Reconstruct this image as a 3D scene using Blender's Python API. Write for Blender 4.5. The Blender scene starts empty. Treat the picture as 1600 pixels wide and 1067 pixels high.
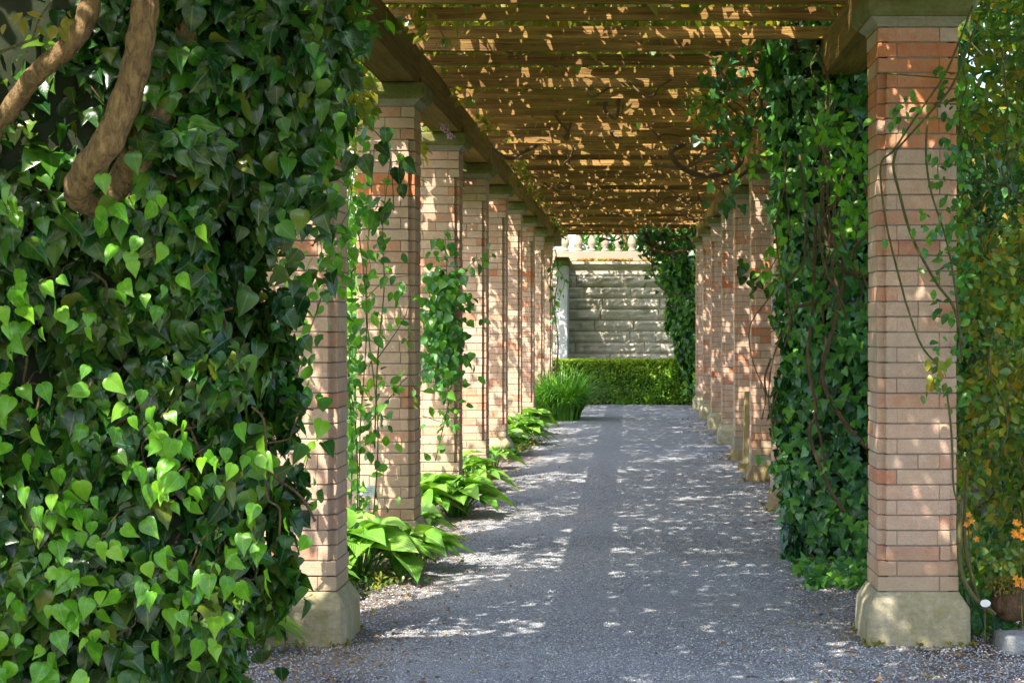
import bpy, bmesh, math, random
import numpy as np
from mathutils import Matrix, Vector, noise as mnoise
R = math.radians
random.seed(7); rng = np.random.default_rng(7)
scene = bpy.context.scene
COL = scene.collection

# ------------------------------------------------------------ camera, sky, sun, exposure
cam_d = bpy.data.cameras.new('camera'); cam = bpy.data.objects.new('camera', cam_d); COL.objects.link(cam)
cam.location = (0, 0, 1.81); cam.rotation_euler = (R(90), 0, 0)
cam_d.sensor_width = 36; cam_d.lens = 63.8
cam_d.shift_x = -185/1600; cam_d.shift_y = -26.5/1600
cam_d.clip_start = .1; cam_d.clip_end = 2000
scene.camera = cam
SUN_AZ, SUN_EL = 209, 52        # compass-like, clockwise from +Y: the sun stands behind the camera, to its left
world = bpy.data.worlds.new('World'); scene.world = world; world.use_nodes = True
wn = world.node_tree.nodes; wl = world.node_tree.links
sky = wn.new('ShaderNodeTexSky'); sky.sky_type = 'NISHITA'; sky.sun_disc = False
sky.sun_elevation = R(SUN_EL); sky.sun_rotation = R(SUN_AZ); sky.dust_density = 2.5; sky.air_density = 1.0
wl.new(sky.outputs[0], wn['Background'].inputs[0]); wn['Background'].inputs[1].default_value = .15
sd = bpy.data.lights.new('sun', 'SUN'); sd.energy = 3.3; sd.angle = R(.5); sd.color = (1, .93, .82)
sun = bpy.data.objects.new('sun', sd); COL.objects.link(sun)
to_sun = Vector((math.sin(R(SUN_AZ))*math.cos(R(SUN_EL)), math.cos(R(SUN_AZ))*math.cos(R(SUN_EL)), math.sin(R(SUN_EL))))
sun.rotation_euler = to_sun.to_track_quat('Z', 'Y').to_euler(); sun.location = (-10, -10, 20)
scene.view_settings.view_transform = 'Standard'; scene.view_settings.look = 'None'
scene.view_settings.gamma = 1; scene.view_settings.use_curve_mapping = False
scene.view_settings.exposure = 1.86

F = 2836.0
def W(px, py, Y):               # a point of the photo at the distance Y, in metres
    return Vector(((px-985)*Y/F, Y, 1.81+(507-py)*Y/F))

# ------------------------------------------------------------ helpers
def tag(o, label=None, cat=None, group=None, kind=None):
    for k, v in (('label', label), ('category', cat), ('group', group), ('kind', kind)):
        if v: o[k] = v
    return o
def empty(name, loc=(0, 0, 0), label=None, cat=None, group=None):
    o = bpy.data.objects.new(name, None); COL.objects.link(o); o.location = loc
    o.empty_display_size = .1
    return tag(o, label, cat, group)
def link(name, me, parent=None, mat=None):
    if mat is not None and not me.materials: me.materials.append(mat)
    o = bpy.data.objects.new(name, me); COL.objects.link(o)
    if parent is not None: o.parent = parent
    return o
def mesh_np(name, V, Fc, UV=None, smooth=False):
    """V (n,3); Fc (m,k) all faces with k corners; UV (n,2) per vertex"""
    me = bpy.data.meshes.new(name)
    V = np.asarray(V, np.float32); Fc = np.asarray(Fc, np.int32)
    m, k = Fc.shape
    me.vertices.add(len(V)); me.vertices.foreach_set('co', V.ravel())
    me.loops.add(m*k); me.loops.foreach_set('vertex_index', Fc.ravel())
    me.polygons.add(m); me.polygons.foreach_set('loop_start', np.arange(0, m*k, k, dtype=np.int32))
    me.polygons.foreach_set('loop_total', np.full(m, k, np.int32))
    me.polygons.foreach_set('use_smooth', np.full(m, smooth))
    if UV is not None:
        uv = me.uv_layers.new(name='UVMap')
        uv.data.foreach_set('uv', np.asarray(UV, np.float32)[Fc.ravel()].ravel())
    me.update(calc_edges=True)
    return me
class Stems:                    # every stem an object of its own
    def __init__(s): s.l = []
    def tube(s, *a, **k):
        m = MB(); m.tube(*a, **k); s.l.append(m)
    def build(s, name, mat, parent=None, smooth=True, off=None):
        for m in s.l:
            if off is not None: m.v = [tuple(Vector(v)-off) for v in m.v]
            m.build(name, mat, parent, smooth)
class MB:                       # collects polygons, any size, for one mesh
    def __init__(s): s.v = []; s.f = []
    def add(s, vs, fs):
        n = len(s.v); s.v += [tuple(v) for v in vs]; s.f += [tuple(i+n for i in f) for f in fs]
    def box(s, x0, y0, z0, x1, y1, z1, jit=0):
        j = lambda: random.uniform(-jit, jit)
        vs = [(x+j(), y+j(), z+j()) for z in (z0, z1) for y in (y0, y1) for x in (x0, x1)]
        s.add(vs, [(0,2,3,1),(4,5,7,6),(0,1,5,4),(2,6,7,3),(0,4,6,2),(1,3,7,5)])
    def rings(s, rings, cap=True):
        """rings: list of equal-length closed loops"""
        n = len(s.v); k = len(rings[0])
        for r in rings: s.v += [tuple(p) for p in r]
        for i in range(len(rings)-1):
            for j in range(k):
                a = n+i*k+j; b = n+i*k+(j+1) % k
                s.f.append((a, b, b+k, a+k))
        if cap:
            s.f.append(tuple(n+j for j in reversed(range(k))))
            s.f.append(tuple(n+(len(rings)-1)*k+j for j in range(k)))
    def tube(s, pts, rad, sides=6, wob=0):
        pts = [Vector(p) for p in pts]; n = len(pts); rg = []
        rr = rad if isinstance(rad, (list, tuple)) else [rad]*n
        ref = Vector((.3, .9, .2)).normalized()
        for i, p in enumerate(pts):
            d = (pts[min(i+1, n-1)]-pts[max(i-1, 0)])
            if d.length < 1e-6: d = Vector((0, 0, 1))
            d.normalize(); a = d.cross(ref)
            if a.length < .1: a = d.cross(Vector((1, 0, 0)))
            a.normalize(); b = d.cross(a)
            rg.append([p+(a*math.cos(t)+b*math.sin(t))*rr[i]*(1+random.uniform(-wob, wob)) for t in [2*math.pi*q/sides for q in range(sides)]])
        s.rings(rg)
    def build(s, name, mat, parent=None, smooth=False, bevel=0):
        me = bpy.data.meshes.new(name); me.from_pydata(s.v, [], s.f)
        if bevel or True:
            bm = bmesh.new(); bm.from_mesh(me)
            if bevel: bmesh.ops.bevel(bm, geom=bm.edges[:], offset=bevel, segments=1, affect='EDGES', clamp_overlap=True)
            bmesh.ops.recalc_face_normals(bm, faces=bm.faces); bm.to_mesh(me); bm.free()
        me.polygons.foreach_set('use_smooth', np.full(len(me.polygons), smooth)); me.update()
        return link(name, me, parent, mat)
def smooth_path(pts, n=6):      # Catmull-Rom through points
    pts = [Vector(p) for p in pts]
    if len(pts) < 3: return pts
    P = [pts[0]*2-pts[1]]+pts+[pts[-1]*2-pts[-2]]; out = []
    for i in range(1, len(P)-2):
        for q in range(n):
            t = q/n
            out.append(.5*((2*P[i])+(-P[i-1]+P[i+1])*t+(2*P[i-1]-5*P[i]+4*P[i+1]-P[i+2])*t*t+(-P[i-1]+3*P[i]-3*P[i+1]+P[i+2])*t**3))
    out.append(pts[-1]); return out
def wander(p0, p1, n=8, amp=.1, sag=0):
    p0, p1 = Vector(p0), Vector(p1); out = []
    o = Vector([random.uniform(0, 50) for _ in range(3)])
    for i in range(n+1):
        t = i/n; e = math.sin(math.pi*t)**.5 if 0 < t < 1 else 0
        nv = mnoise.noise_vector(o+Vector((t*3, 0, 0)))
        out.append(p0.lerp(p1, t)+nv*amp*2*e+Vector((0, 0, -sag*4*t*(1-t))))
    return smooth_path(out, 3)

# ------------------------------------------------------------ materials
class NT:
    def __init__(s, name):
        s.m = bpy.data.materials.new(name); s.m.use_nodes = True
        s.t = s.m.node_tree; s.n = s.t.nodes; s.p = s.n['Principled BSDF']; s.out = s.n['Material Output']
    def l(s, a, b): s.t.links.new(a, b)
    def nd(s, typ, **kw):
        n = s.n.new(typ)
        for k, v in kw.items(): setattr(n, k, v)
        return n
    def inp(s, v, sock):
        if isinstance(v, (int, float)): sock.default_value = v
        elif isinstance(v, tuple): sock.default_value = v if len(v) == 4 or sock.type == 'VECTOR' else v+(1,)
        else: s.l(v, sock)
    def noise(s, scale, detail=4, rough=.6, vec=None, dist=0):
        n = s.nd('ShaderNodeTexNoise'); n.inputs['Scale'].default_value = scale; n.inputs['Detail'].default_value = detail
        n.inputs['Roughness'].default_value = rough; n.inputs['Distortion'].default_value = dist
        if vec is not None: s.l(vec, n.inputs['Vector'])
        return n.outputs['Fac']
    def ramp(s, fac, stops, interp='LINEAR'):
        r = s.nd('ShaderNodeValToRGB'); r.color_ramp.interpolation = interp
        e = r.color_ramp.elements
        while len(e) < len(stops): e.new(.5)
        for k, (p, c) in enumerate(stops):
            e[k].position = p; e[k].color = (c if isinstance(c, tuple) else (c, c, c))+(1,)
        s.l(fac, r.inputs[0]); return r.outputs[0]
    def mix(s, fac, a, b, mode='MIX'):
        m = s.nd('ShaderNodeMix', data_type='RGBA', blend_type=mode)
        s.inp(fac, m.inputs[0]); s.inp(a, m.inputs[6]); s.inp(b, m.inputs[7]); return m.outputs[2]
    def math(s, op, a, b=0.0, clamp=False):
        m = s.nd('ShaderNodeMath', operation=op, use_clamp=clamp); s.inp(a, m.inputs[0]); s.inp(b, m.inputs[1]); return m.outputs[0]
    def vec(s, scale=(1, 1, 1), space='Object', rnd=False):
        tc = s.nd('ShaderNodeTexCoord'); mp = s.nd('ShaderNodeMapping'); mp.inputs['Scale'].default_value = scale
        s.l(tc.outputs[space], mp.inputs[0])
        if rnd:
            oi = s.nd('ShaderNodeObjectInfo'); v = s.nd('ShaderNodeVectorMath', operation='ADD')
            sc = s.nd('ShaderNodeVectorMath', operation='SCALE'); cx = s.nd('ShaderNodeCombineXYZ')
            s.l(oi.outputs['Random'], cx.inputs[0]); s.l(oi.outputs['Random'], cx.inputs[1]); s.l(oi.outputs['Random'], cx.inputs[2])
            s.l(cx.outputs[0], sc.inputs[0]); sc.inputs['Scale'].default_value = 37
            s.l(mp.outputs[0], v.inputs[0]); s.l(sc.outputs[0], v.inputs[1]); return v.outputs[0]
        return mp.outputs[0]
    def pos(s, scale=(1, 1, 1)):
        g = s.nd('ShaderNodeNewGeometry'); mp = s.nd('ShaderNodeMapping'); mp.inputs['Scale'].default_value = scale
        s.l(g.outputs['Position'], mp.inputs[0]); return mp.outputs[0]
    def rand(s):                # one value per piece, whether it is an object or an island of a joined mesh
        g = s.nd('ShaderNodeNewGeometry'); oi = s.nd('ShaderNodeObjectInfo')
        return s.math('FRACT', s.math('ADD', g.outputs['Random Per Island'], s.math('MULTIPLY', oi.outputs['Random'], 7.31)))
    def bump(s, h, strength=.4, dist=.01):
        b = s.nd('ShaderNodeBump'); b.inputs['Strength'].default_value = strength; b.inputs['Distance'].default_value = dist
        s.l(h, b.inputs['Height']); s.l(b.outputs[0], s.p.inputs['Normal']); return b
    def col(s, c): s.inp(c, s.p.inputs['Base Color'])
    def rough(s, r): s.inp(r, s.p.inputs['Roughness'])

def mat_brick(name, stops, pale=.25):
    k = NT(name); v = k.vec(rnd=True)
    base = k.ramp(k.rand(), stops)
    n1 = k.noise(14, 5, .65, v); n2 = k.noise(120, 3, .6, v); n3 = k.noise(2.2, 4, .6, k.pos())
    c = k.mix(k.ramp(n1, [(.3, 0.), (.75, 1.)]), base, (.74, .58, .46))
    c = k.mix(1-pale-.2, c, base)
    c = k.mix(k.math('MULTIPLY', k.ramp(n2, [(.45, 0.), (.75, 1.)]), .35), c, (.2, .13, .09))
    c = k.mix(k.math('MULTIPLY', k.ramp(n3, [(.5, 0.), (.72, 1.)]), .55), c, (.36, .29, .22))
    # lichen and damp low down on the shaft
    sp = k.nd('ShaderNodeSeparateXYZ'); k.l(k.pos(), sp.inputs[0])
    low = k.ramp(k.math('ADD', sp.outputs[2], k.math('MULTIPLY', n3, .5)), [(.55, 1.), (.95, 0.)])
    c = k.mix(k.math('MULTIPLY', low, .5), c, (.3, .27, .15))
    k.col(c); k.rough(.88); k.p.inputs['Specular IOR Level'].default_value = .25
    k.bump(k.math('ADD', n1, k.math('MULTIPLY', n2, .5)), 1.0, .007); return k.m
BRICK_STOPS = [(0, (.5,.31,.2)), (.18, (.56,.37,.25)), (.36, (.57,.34,.23)), (.54, (.46,.31,.22)), (.7, (.6,.39,.27)), (.82, (.55,.28,.17)), (.92, (.54,.22,.11)), (1, (.5,.17,.08))]
M_brick = mat_brick('weathered_brick', BRICK_STOPS)
M_brick_o = mat_brick('orange_brick', [(0, (.52,.13,.03)), (.4, (.6,.2,.06)), (.7, (.5,.13,.04)), (1, (.6,.26,.1))], .02)

def mat_mortar():
    k = NT('mortar'); n = k.noise(60, 4, .6, k.pos())
    k.col(k.mix(n, (.14,.11,.09), (.3,.25,.2))); k.rough(.95); k.bump(n, .6, .006); return k.m
M_mortar = mat_mortar()
def mat_stone(name, a, b, moss=(.16,.17,.04), lo=.48, hi=.68, amt=.8, up=False):
    k = NT(name); v = k.pos()
    n1 = k.noise(3, 6, .6, v); n2 = k.noise(38, 6, .75, v); n3 = k.noise(6, 6, .7, v, .4); n4 = k.noise(1, 5, .7, k.pos((3, 3, 26)), 1.)
    c = k.mix(k.ramp(n1, [(.3, 0.), (.7, 1.)]), a, b)
    c = k.mix(k.math('MULTIPLY', k.ramp(n2, [(.42, 0.), (.7, 1.)]), .5), c, tuple(x*.55 for x in a))
    c = k.mix(k.math('MULTIPLY', k.ramp(n4, [(.48, 0.), (.66, 1.)]), .35), c, tuple(x*.5 for x in b))
    f = k.ramp(n3, [(lo, 0.), (hi, 1.)])
    if up:
        g = k.nd('ShaderNodeNewGeometry'); sp = k.nd('ShaderNodeSeparateXYZ'); k.l(g.outputs['Normal'], sp.inputs[0])
        f = k.math('MULTIPLY', f, k.math('ADD', k.math('MULTIPLY', sp.outputs[2], .7), .45, True))
    c = k.mix(k.math('MULTIPLY', f, amt), c, moss)
    k.col(c); k.rough(.9); k.bump(k.math('ADD', n1, k.math('MULTIPLY', n2, .6)), 1.0, .025); return k.m
M_base = mat_stone('plinth_stone', (.42,.36,.22), (.52,.47,.33), (.24,.22,.07), .42, .66, .75)
M_cap = mat_stone('mossy_capital_stone', (.3,.26,.13), (.22,.2,.08), (.13,.14,.02), .34, .6, .9)
M_neck = mat_stone('neck_stone', (.42,.36,.28), (.34,.3,.22), (.2,.2,.08), .5, .75, .5)
M_rough = mat_stone('rough_footing', (.24,.17,.09), (.34,.27,.16), (.25,.22,.02), .4, .6, .9, True)
M_wall = mat_stone('ashlar_stone', (.5,.45,.36), (.66,.6,.49), (.2,.2,.12), .46, .72, .6)
M_wallp = mat_stone('pale_dressed_stone', (.36,.3,.22), (.46,.38,.29), (.36,.27,.14), .5, .75, .5)
M_wallj = mat_stone('dark_joint', (.16,.15,.11), (.22,.2,.15))
M_orangemoss = mat_stone('orange_lichen', (.5,.2,.03), (.45,.28,.05), (.3,.3,.05), .45, .6, .6)
M_grey = mat_stone('grey_block_stone', (.3,.31,.3), (.42,.42,.4), (.2,.2,.1), .6, .8, .4)

def mat_wood(name, a, b, moss, axis=0, amt=.45):
    k = NT(name)
    sc = [26, 26, 26]; sc[axis] = 1.1
    v = k.vec(tuple(sc), rnd=True); sc2 = [90, 90, 90]; sc2[axis] = 2.5
    v2 = k.vec(tuple(sc2), rnd=True)
    n1 = k.noise(1, 5, .6, v, .8); n2 = k.noise(1, 3, .6, v2); n3 = k.noise(3.5, 5, .65, k.pos())
    c = k.mix(k.ramp(n1, [(.35, 0.), (.65, 1.)]), a, b)
    c = k.mix(k.math('MULTIPLY', k.ramp(n2, [(.52, 0.), (.66, 1.)]), .5), c, tuple(x*.25 for x in a))
    c = k.mix(k.math('MULTIPLY', k.ramp(n3, [(.5, 0.), (.7, 1.)]), amt), c, moss)  # moss tone; on the rafters it also carries painted-in leaf glow
    c = k.mix(1.0, c, k.ramp(k.rand(), [(0, (.45,.42,.4)), (.35, (1.05,1.0,.9)), (.7, (.75,.74,.72)), (1, (1.4,1.3,1.15))]), 'MULTIPLY')
    k.col(c); k.rough(.82); k.p.inputs['Specular IOR Level'].default_value = .3
    k.bump(k.math('ADD', n1, n2), .9, .008); return k.m
M_raft = mat_wood('rafter_wood', (.19,.1,.03), (.46,.28,.1), (.36,.27,.05), 0, .6)  # olive-yellow patches: moss plus the golden leaf glow put into the wood
M_beam = mat_wood('beam_wood', (.22,.12,.035), (.38,.23,.07), (.3,.24,.04), 1, .65)
M_post = mat_wood('post_wood', (.4,.3,.14), (.5,.42,.22), (.35,.34,.08), 2, .5)
def mat_bark(name, a, b, sc=26):
    k = NT(name); v = k.pos((1, 1, .35))
    n1 = k.noise(sc, 6, .7, v, .6); n2 = k.noise(4, 3, .5, k.pos())
    c = k.mix(k.ramp(n1, [(.36, 0.), (.64, 1.)]), a, b); c = k.mix(k.math('MULTIPLY', n2, .4), c, (.12, .11, .04))
    k.col(c); k.rough(.9); k.bump(k.math('ADD', n1, k.math('MULTIPLY', k.noise(sc*3, 4, .7, v), .5)), 1.0, .03); return k.m
M_bark = mat_bark('wisteria_bark', (.13,.07,.03), (.52,.31,.13), 42)
M_twig = mat_bark('brown_vine_stem', (.12,.06,.03), (.24,.14,.07), 60)
M_twigg = mat_bark('green_brown_stem', (.12,.1,.03), (.2,.2,.06), 60)

def mat_leaf(name, stops, vein=(.3,.4,.12), vamt=.5, trans=.35, rough=.38, ribs=None, spec=.5):
    k = NT(name)
    c = k.ramp(k.rand(), stops)
    uv = k.nd('ShaderNodeUVMap'); sp = k.nd('ShaderNodeSeparateXYZ'); k.l(uv.outputs[0], sp.inputs[0])
    u = k.math('ABSOLUTE', k.math('SUBTRACT', sp.outputs[0], .5)); vv = sp.outputs[1]
    mid = k.ramp(u, [(.0, 1.), (.022, .8), (.04, 0.)])
    if ribs:
        side = k.math('SINE', k.math('MULTIPLY', u, ribs)); sf = k.ramp(side, [(.3, 0.), (1, 1.)])
        hb = side
    else:
        side = k.math('SINE', k.math('MULTIPLY', k.math('SUBTRACT', vv, k.math('MULTIPLY', u, .9)), 34.))
        sf = k.ramp(side, [(.93, 0.), (1, 1.)]); hb = sf
    f = k.math('MAXIMUM', mid, k.math('MULTIPLY', sf, .55))
    c = k.mix(k.math('MULTIPLY', f, vamt), c, vein)
    n = k.noise(3, 3, .6, k.vec(rnd=True))
    c = k.mix(k.math('MULTIPLY', k.ramp(n, [(.45, 0.), (.7, 1.)]), .35), c, tuple(x*1.5 for x in stops[-1][1]))
    k.col(c); k.rough(rough); k.p.inputs['Specular IOR Level'].default_value = spec
    b = k.bump(hb, .35 if ribs else .15, .006)
    tr = k.nd('ShaderNodeBsdfTranslucent'); ms = k.nd('ShaderNodeMixShader'); ms.inputs[0].default_value = trans
    tc = k.mix(1.0, c, (1.5, 1.45, .6), 'MULTIPLY'); k.l(tc, tr.inputs[0])
    k.l(k.p.outputs[0], ms.inputs[1]); k.l(tr.outputs[0], ms.inputs[2]); k.l(ms.outputs[0], k.out.inputs[0])
    return k.m
M_ivy = mat_leaf('ivy_leaf', [(0, (.005,.032,.01)), (.4, (.009,.06,.009)), (.72, (.022,.115,.009)), (.94, (.065,.22,.012)), (1, (.16,.18,.02))], (.16,.3,.1), .45, .25, .28)
M_young = mat_leaf('young_ivy_leaf', [(0, (.06,.23,.01)), (.5, (.1,.32,.012)), (1, (.2,.42,.02))], (.34,.5,.12), .35, .4, .32)
M_ivyr = mat_leaf('dark_ivy_leaf', [(0, (.012,.065,.03)), (.45, (.024,.11,.032)), (.8, (.05,.18,.025)), (1, (.1,.28,.02))], (.16,.25,.14), .5, .22, .32)
M_rose = mat_leaf('rose_leaf', [(0, (.03,.12,.04)), (.4, (.06,.2,.035)), (.7, (.16,.3,.02)), (.9, (.34,.36,.02)), (1, (.42,.2,.02))], (.2,.28,.1), .3, .35, .36)
M_climb = mat_leaf('climber_leaf', [(0, (.025,.11,.04)), (.5, (.05,.2,.035)), (1, (.14,.34,.03))], (.2,.3,.1), .3, .4, .34)
M_hosta = mat_leaf('hosta_leaf', [(0, (.07,.25,.02)), (.5, (.13,.34,.03)), (1, (.22,.42,.05))], (.38,.5,.2), .5, .3, .4, ribs=110.)
M_canopy = mat_leaf('wisteria_leaf', [(0, (.08,.15,.015)), (.5, (.16,.2,.02)), (1, (.32,.26,.03))], (.3,.4,.1), .2, .45, .45)
M_grass = mat_leaf('strap_leaf', [(0, (.05,.2,.025)), (.5, (.1,.3,.03)), (1, (.2,.42,.06))], (.2,.4,.1), .2, .35, .35)
M_hedge = mat_leaf('hedge_leaf', [(0, (.05,.15,.01)), (.5, (.1,.25,.012)), (1, (.2,.36,.02))], (.2,.3,.05), .1, .3, .5)
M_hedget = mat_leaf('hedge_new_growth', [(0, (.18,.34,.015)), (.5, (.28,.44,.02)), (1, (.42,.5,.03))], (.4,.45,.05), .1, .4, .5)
M_bush = mat_leaf('garden_leaf', [(0, (.03,.1,.015)), (.5, (.07,.18,.02)), (1, (.14,.28,.03))], (.2,.3,.1), .1, .35, .45)
M_bronze = mat_leaf('bronze_leaf', [(0, (.22,.2,.03)), (1, (.36,.3,.05))], (.4,.4,.1), .3, .45, .4)
M_litter = mat_leaf('dry_leaf', [(0, (.12,.06,.03)), (.5, (.25,.14,.07)), (.9, (.35,.22,.12)), (1, (.4,.35,.1))], (.3,.2,.1), .2, .1, .8)

def mat_simple(name, c, rough=.6, nscale=None, c2=None):
    k = NT(name)
    if nscale: k.col(k.mix(k.noise(nscale, 4, .6, k.pos()), c, c2)); k.bump(k.noise(nscale*3, 3, .6, k.pos()), .4, .01)
    else: k.col(c)
    k.rough(rough); return k.m
M_core = mat_simple('shade_core', (.008,.018,.006), .95, 9, (.03,.035,.012))  # near-black fill standing in for the shade deep among the leaves
M_white = mat_simple('white_plastic', (.75,.76,.75), .4, 20, (.85,.85,.83))
M_sign = mat_simple('grey_label_plate', (.5,.55,.58), .35, 30, (.6,.64,.66))
M_ink = mat_simple('faded_ink', (.2,.22,.24), .6)
M_orange = mat_leaf('orange_petal', [(0, (.8,.16,.01)), (.5, (.85,.3,.02)), (1, (.9,.5,.03))], (.9,.5,.1), .2, .4, .5)
M_purple = mat_leaf('purple_petal', [(0, (.35,.2,.6)), (1, (.6,.45,.8))], (.7,.6,.9), .2, .4, .5)
M_whitefl = mat_leaf('white_petal', [(0, (.75,.75,.7)), (1, (.85,.85,.8))], (.8,.8,.7), .2, .4, .5)
M_moss = mat_simple('moss', (.1,.1,.01), .98, 40, (.26,.24,.03))

def mat_path():
    k = NT('gravel_path'); v = k.pos()
    vo = k.nd('ShaderNodeTexVoronoi'); vo.inputs['Scale'].default_value = 95; k.l(v, vo.inputs['Vector'])
    vo2 = k.nd('ShaderNodeTexVoronoi'); vo2.inputs['Scale'].default_value = 48; k.l(v, vo2.inputs['Vector'])
    sp = k.nd('ShaderNodeSeparateColor'); k.l(vo.outputs['Color'], sp.inputs[0])
    c = k.ramp(sp.outputs[0], [(0, (.17,.175,.195)), (.4, (.33,.335,.355)), (.75, (.46,.465,.48)), (.93, (.6,.6,.6)), (1, (.74,.72,.68))])
    big = k.noise(1.3, 5, .6, v); fine = k.noise(9, 5, .7, v)
    c = k.mix(k.math('MULTIPLY', k.ramp(big, [(.35, 0.), (.7, 1.)]), .5), c, (.4, .41, .44))
    c = k.mix(k.math('MULTIPLY', k.ramp(fine, [(.4, 0.), (.7, 1.)]), .3), c, (.14, .14, .155))
    s = k.nd('ShaderNodeSeparateXYZ'); k.l(v, s.inputs[0])
    wob = k.math('MULTIPLY', k.math('SUBTRACT', k.noise(1.1, 5, .65, v), .5), 1.3)
    xl = k.ramp(k.math('ADD', k.math('MULTIPLY', s.outputs[0], -1.), wob), [(0, 0.), (1, 1.)])
    e1 = k.math('SUBTRACT', k.math('ADD', k.math('MULTIPLY', s.outputs[0], -1.), wob), 1.22)
    e2 = k.math('SUBTRACT', k.math('ADD', s.outputs[0], wob), 1.15)
    e = k.ramp(k.math('MULTIPLY', k.math('MAXIMUM', e1, e2), 2.0, True), [(0, 0.), (.8, 1.)])
    soil = k.mix(sp.outputs[1], (.1,.065,.045), (.3,.22,.17))
    c = k.mix(k.math('MULTIPLY', e, .85), c, soil)
    # brown debris blown against the right side
    deb = k.ramp(k.noise(2.0, 7, .75, k.pos((1, .6, 1))), [(.5, 0.), (.64, 1.)])
    rt = k.ramp(s.outputs[0], [(.1, 0.), (1, 1.)])
    c = k.mix(k.math('MULTIPLY', k.math('MULTIPLY', deb, rt), .6), c, (.14,.1,.08))
    k.col(c); k.rough(.85)
    h = k.math('ADD', k.math('ADD', vo.outputs['Distance'], k.math('MULTIPLY', vo2.outputs['Distance'], .6)), k.math('MULTIPLY', fine, .8))
    k.bump(h, 1.0, .016); return k.m
M_path = mat_path()
def mat_pebble():
    k = NT('gravel_stone'); c = k.ramp(k.rand(), [(0, (.14,.15,.165)), (.45, (.31,.32,.34)), (.8, (.45,.46,.475)), (.95, (.52,.51,.5)), (1, (.66,.62,.57))])
    k.col(c); k.rough(.8); return k.m
M_pebble = mat_pebble()
M_soil = mat_simple('soil', (.045,.028,.018), .95, 18, (.17,.11,.07))
def mat_lawn():
    k = NT('lawn'); n = k.noise(.8, 5, .6, k.pos()); n2 = k.noise(60, 4, .7, k.pos())
    k.col(k.mix(n2, (.05,.12,.012), k.mix(n, (.1,.22,.02), (.16,.28,.03)))); k.rough(.9); k.bump(n2, 1.0, .05); return k.m
M_lawn = mat_lawn()

# ------------------------------------------------------------ leaf templates (base at origin, tip +Y, face +Z)
def leaf_template(outline, fold=.25, droop=.25, cols=2, wave=0.0):
    """outline: list of (y, half width); a strip of cross-sections with a raised pair of wings"""
    V = []; UV = []; Q = []
    xs = [-1, -.5, 0, .5, 1] if cols == 4 else [-1, 0, 1]
    mw = max(w for _, w in outline)
    for i, (y, w) in enumerate(outline):
        for x in xs:
            V.append((x*w, y, abs(x)*w*fold-droop*y*y+(wave*math.sin(i*2.1+x*2)*abs(x))))
            UV.append((.5+x*w/mw*.5, y))
    k = len(xs)
    for i in range(len(outline)-1):
        for j in range(k-1):
            a = i*k+j; Q.append((a, a+1, a+k+1, a+k))
    return np.array(V, float), np.array(Q), np.array(UV, float)
def heart():
    ys = [(-.05, .14), (.02, .31), (.16, .42), (.34, .41), (.56, .3), (.8, .13), (1.02, .004)]
    V, Q, UV = leaf_template(ys, .3, .3, 2, .035)
    V[1, 1] = .0; UV[1, 1] = .0         # the notch where the stalk joins
    return V, Q, UV
T_heart = heart()
def fine(T_outline, k=0, bend=0):   # the same leaf with cupped halves and a wavy edge, for the pieces that show largest
    V, Q, UV = leaf_template(T_outline, .3, .32, 4, 0)
    x = V[:, 0].copy(); y = V[:, 1]; V[2, 1] = .0; UV[2, 1] = 0
    V[:, 2] = .42*np.abs(x)-.75*x*x-.36*y*y+.03*np.sin(y*9+x*5)
    V[:, 0] = x*np.where(x > 0, 1+k, 1-k)+bend*y*y; return V, Q, UV
_ol = [(-.05, .14), (.02, .31), (.16, .42), (.34, .41), (.56, .3), (.8, .13), (1.02, .004)]
_ol2 = [(-.05, .14), (.03, .38), (.14, .47), (.24, .38), (.34, .33), (.5, .3), (.75, .16), (1.05, .004)]
T_fine = [fine(_ol), fine(_ol, .2, .12), fine(_ol, -.16, -.1), fine(_ol2, .05, .05)]
def skew(T, k, bend):            # a lopsided sister of a leaf
    V, Q, UV = T; V = V.copy(); V[:, 0] *= np.where(V[:, 0] > 0, 1+k, 1-k); V[:, 0] += bend*V[:, 1]**2; V[:, 2] += .12*np.sin(V[:, 1]*6)*np.abs(V[:, 0]); return V, Q, UV.copy()
T_heart2 = skew(T_heart, .22, .12); T_heart3 = skew(T_heart, -.18, -.1)
def lobed():
    ys = [(-.08, .25), (.05, .5), (.18, .56), (.3, .36), (.42, .34), (.62, .27), (.85, .09), (1.0, .004)]
    V, Q, UV = leaf_template(ys, .18, .22, 2, .02); V[1, 1] = .05
    return V, Q, UV
T_lobed = lobed()
T_oval = leaf_template([(0, .02), (.2, .22), (.45, .3), (.75, .2), (1, .01)], .25, .2)
T_long = leaf_template([(0, .02), (.3, .15), (.65, .13), (1, .01)], .25, .35)
T_quad = leaf_template([(0, .08), (.5, .34), (1, .03)], .3, .2)
T_hosta = leaf_template([(0, .04), (.08, .22), (.22, .34), (.42, .38), (.64, .3), (.85, .14), (1.0, .005)], .35, .55, 4, .02)
_tm = {}
def template_mesh(T, mat):
    key = (id(T), mat.name)
    if key not in _tm:
        me = mesh_np('leaf', T[0], T[1], T[2], True); me.materials.append(mat); _tm[key] = me
    return _tm[key]
def norm(a): return a/np.maximum(np.linalg.norm(a, axis=-1, keepdims=True), 1e-9)
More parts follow.
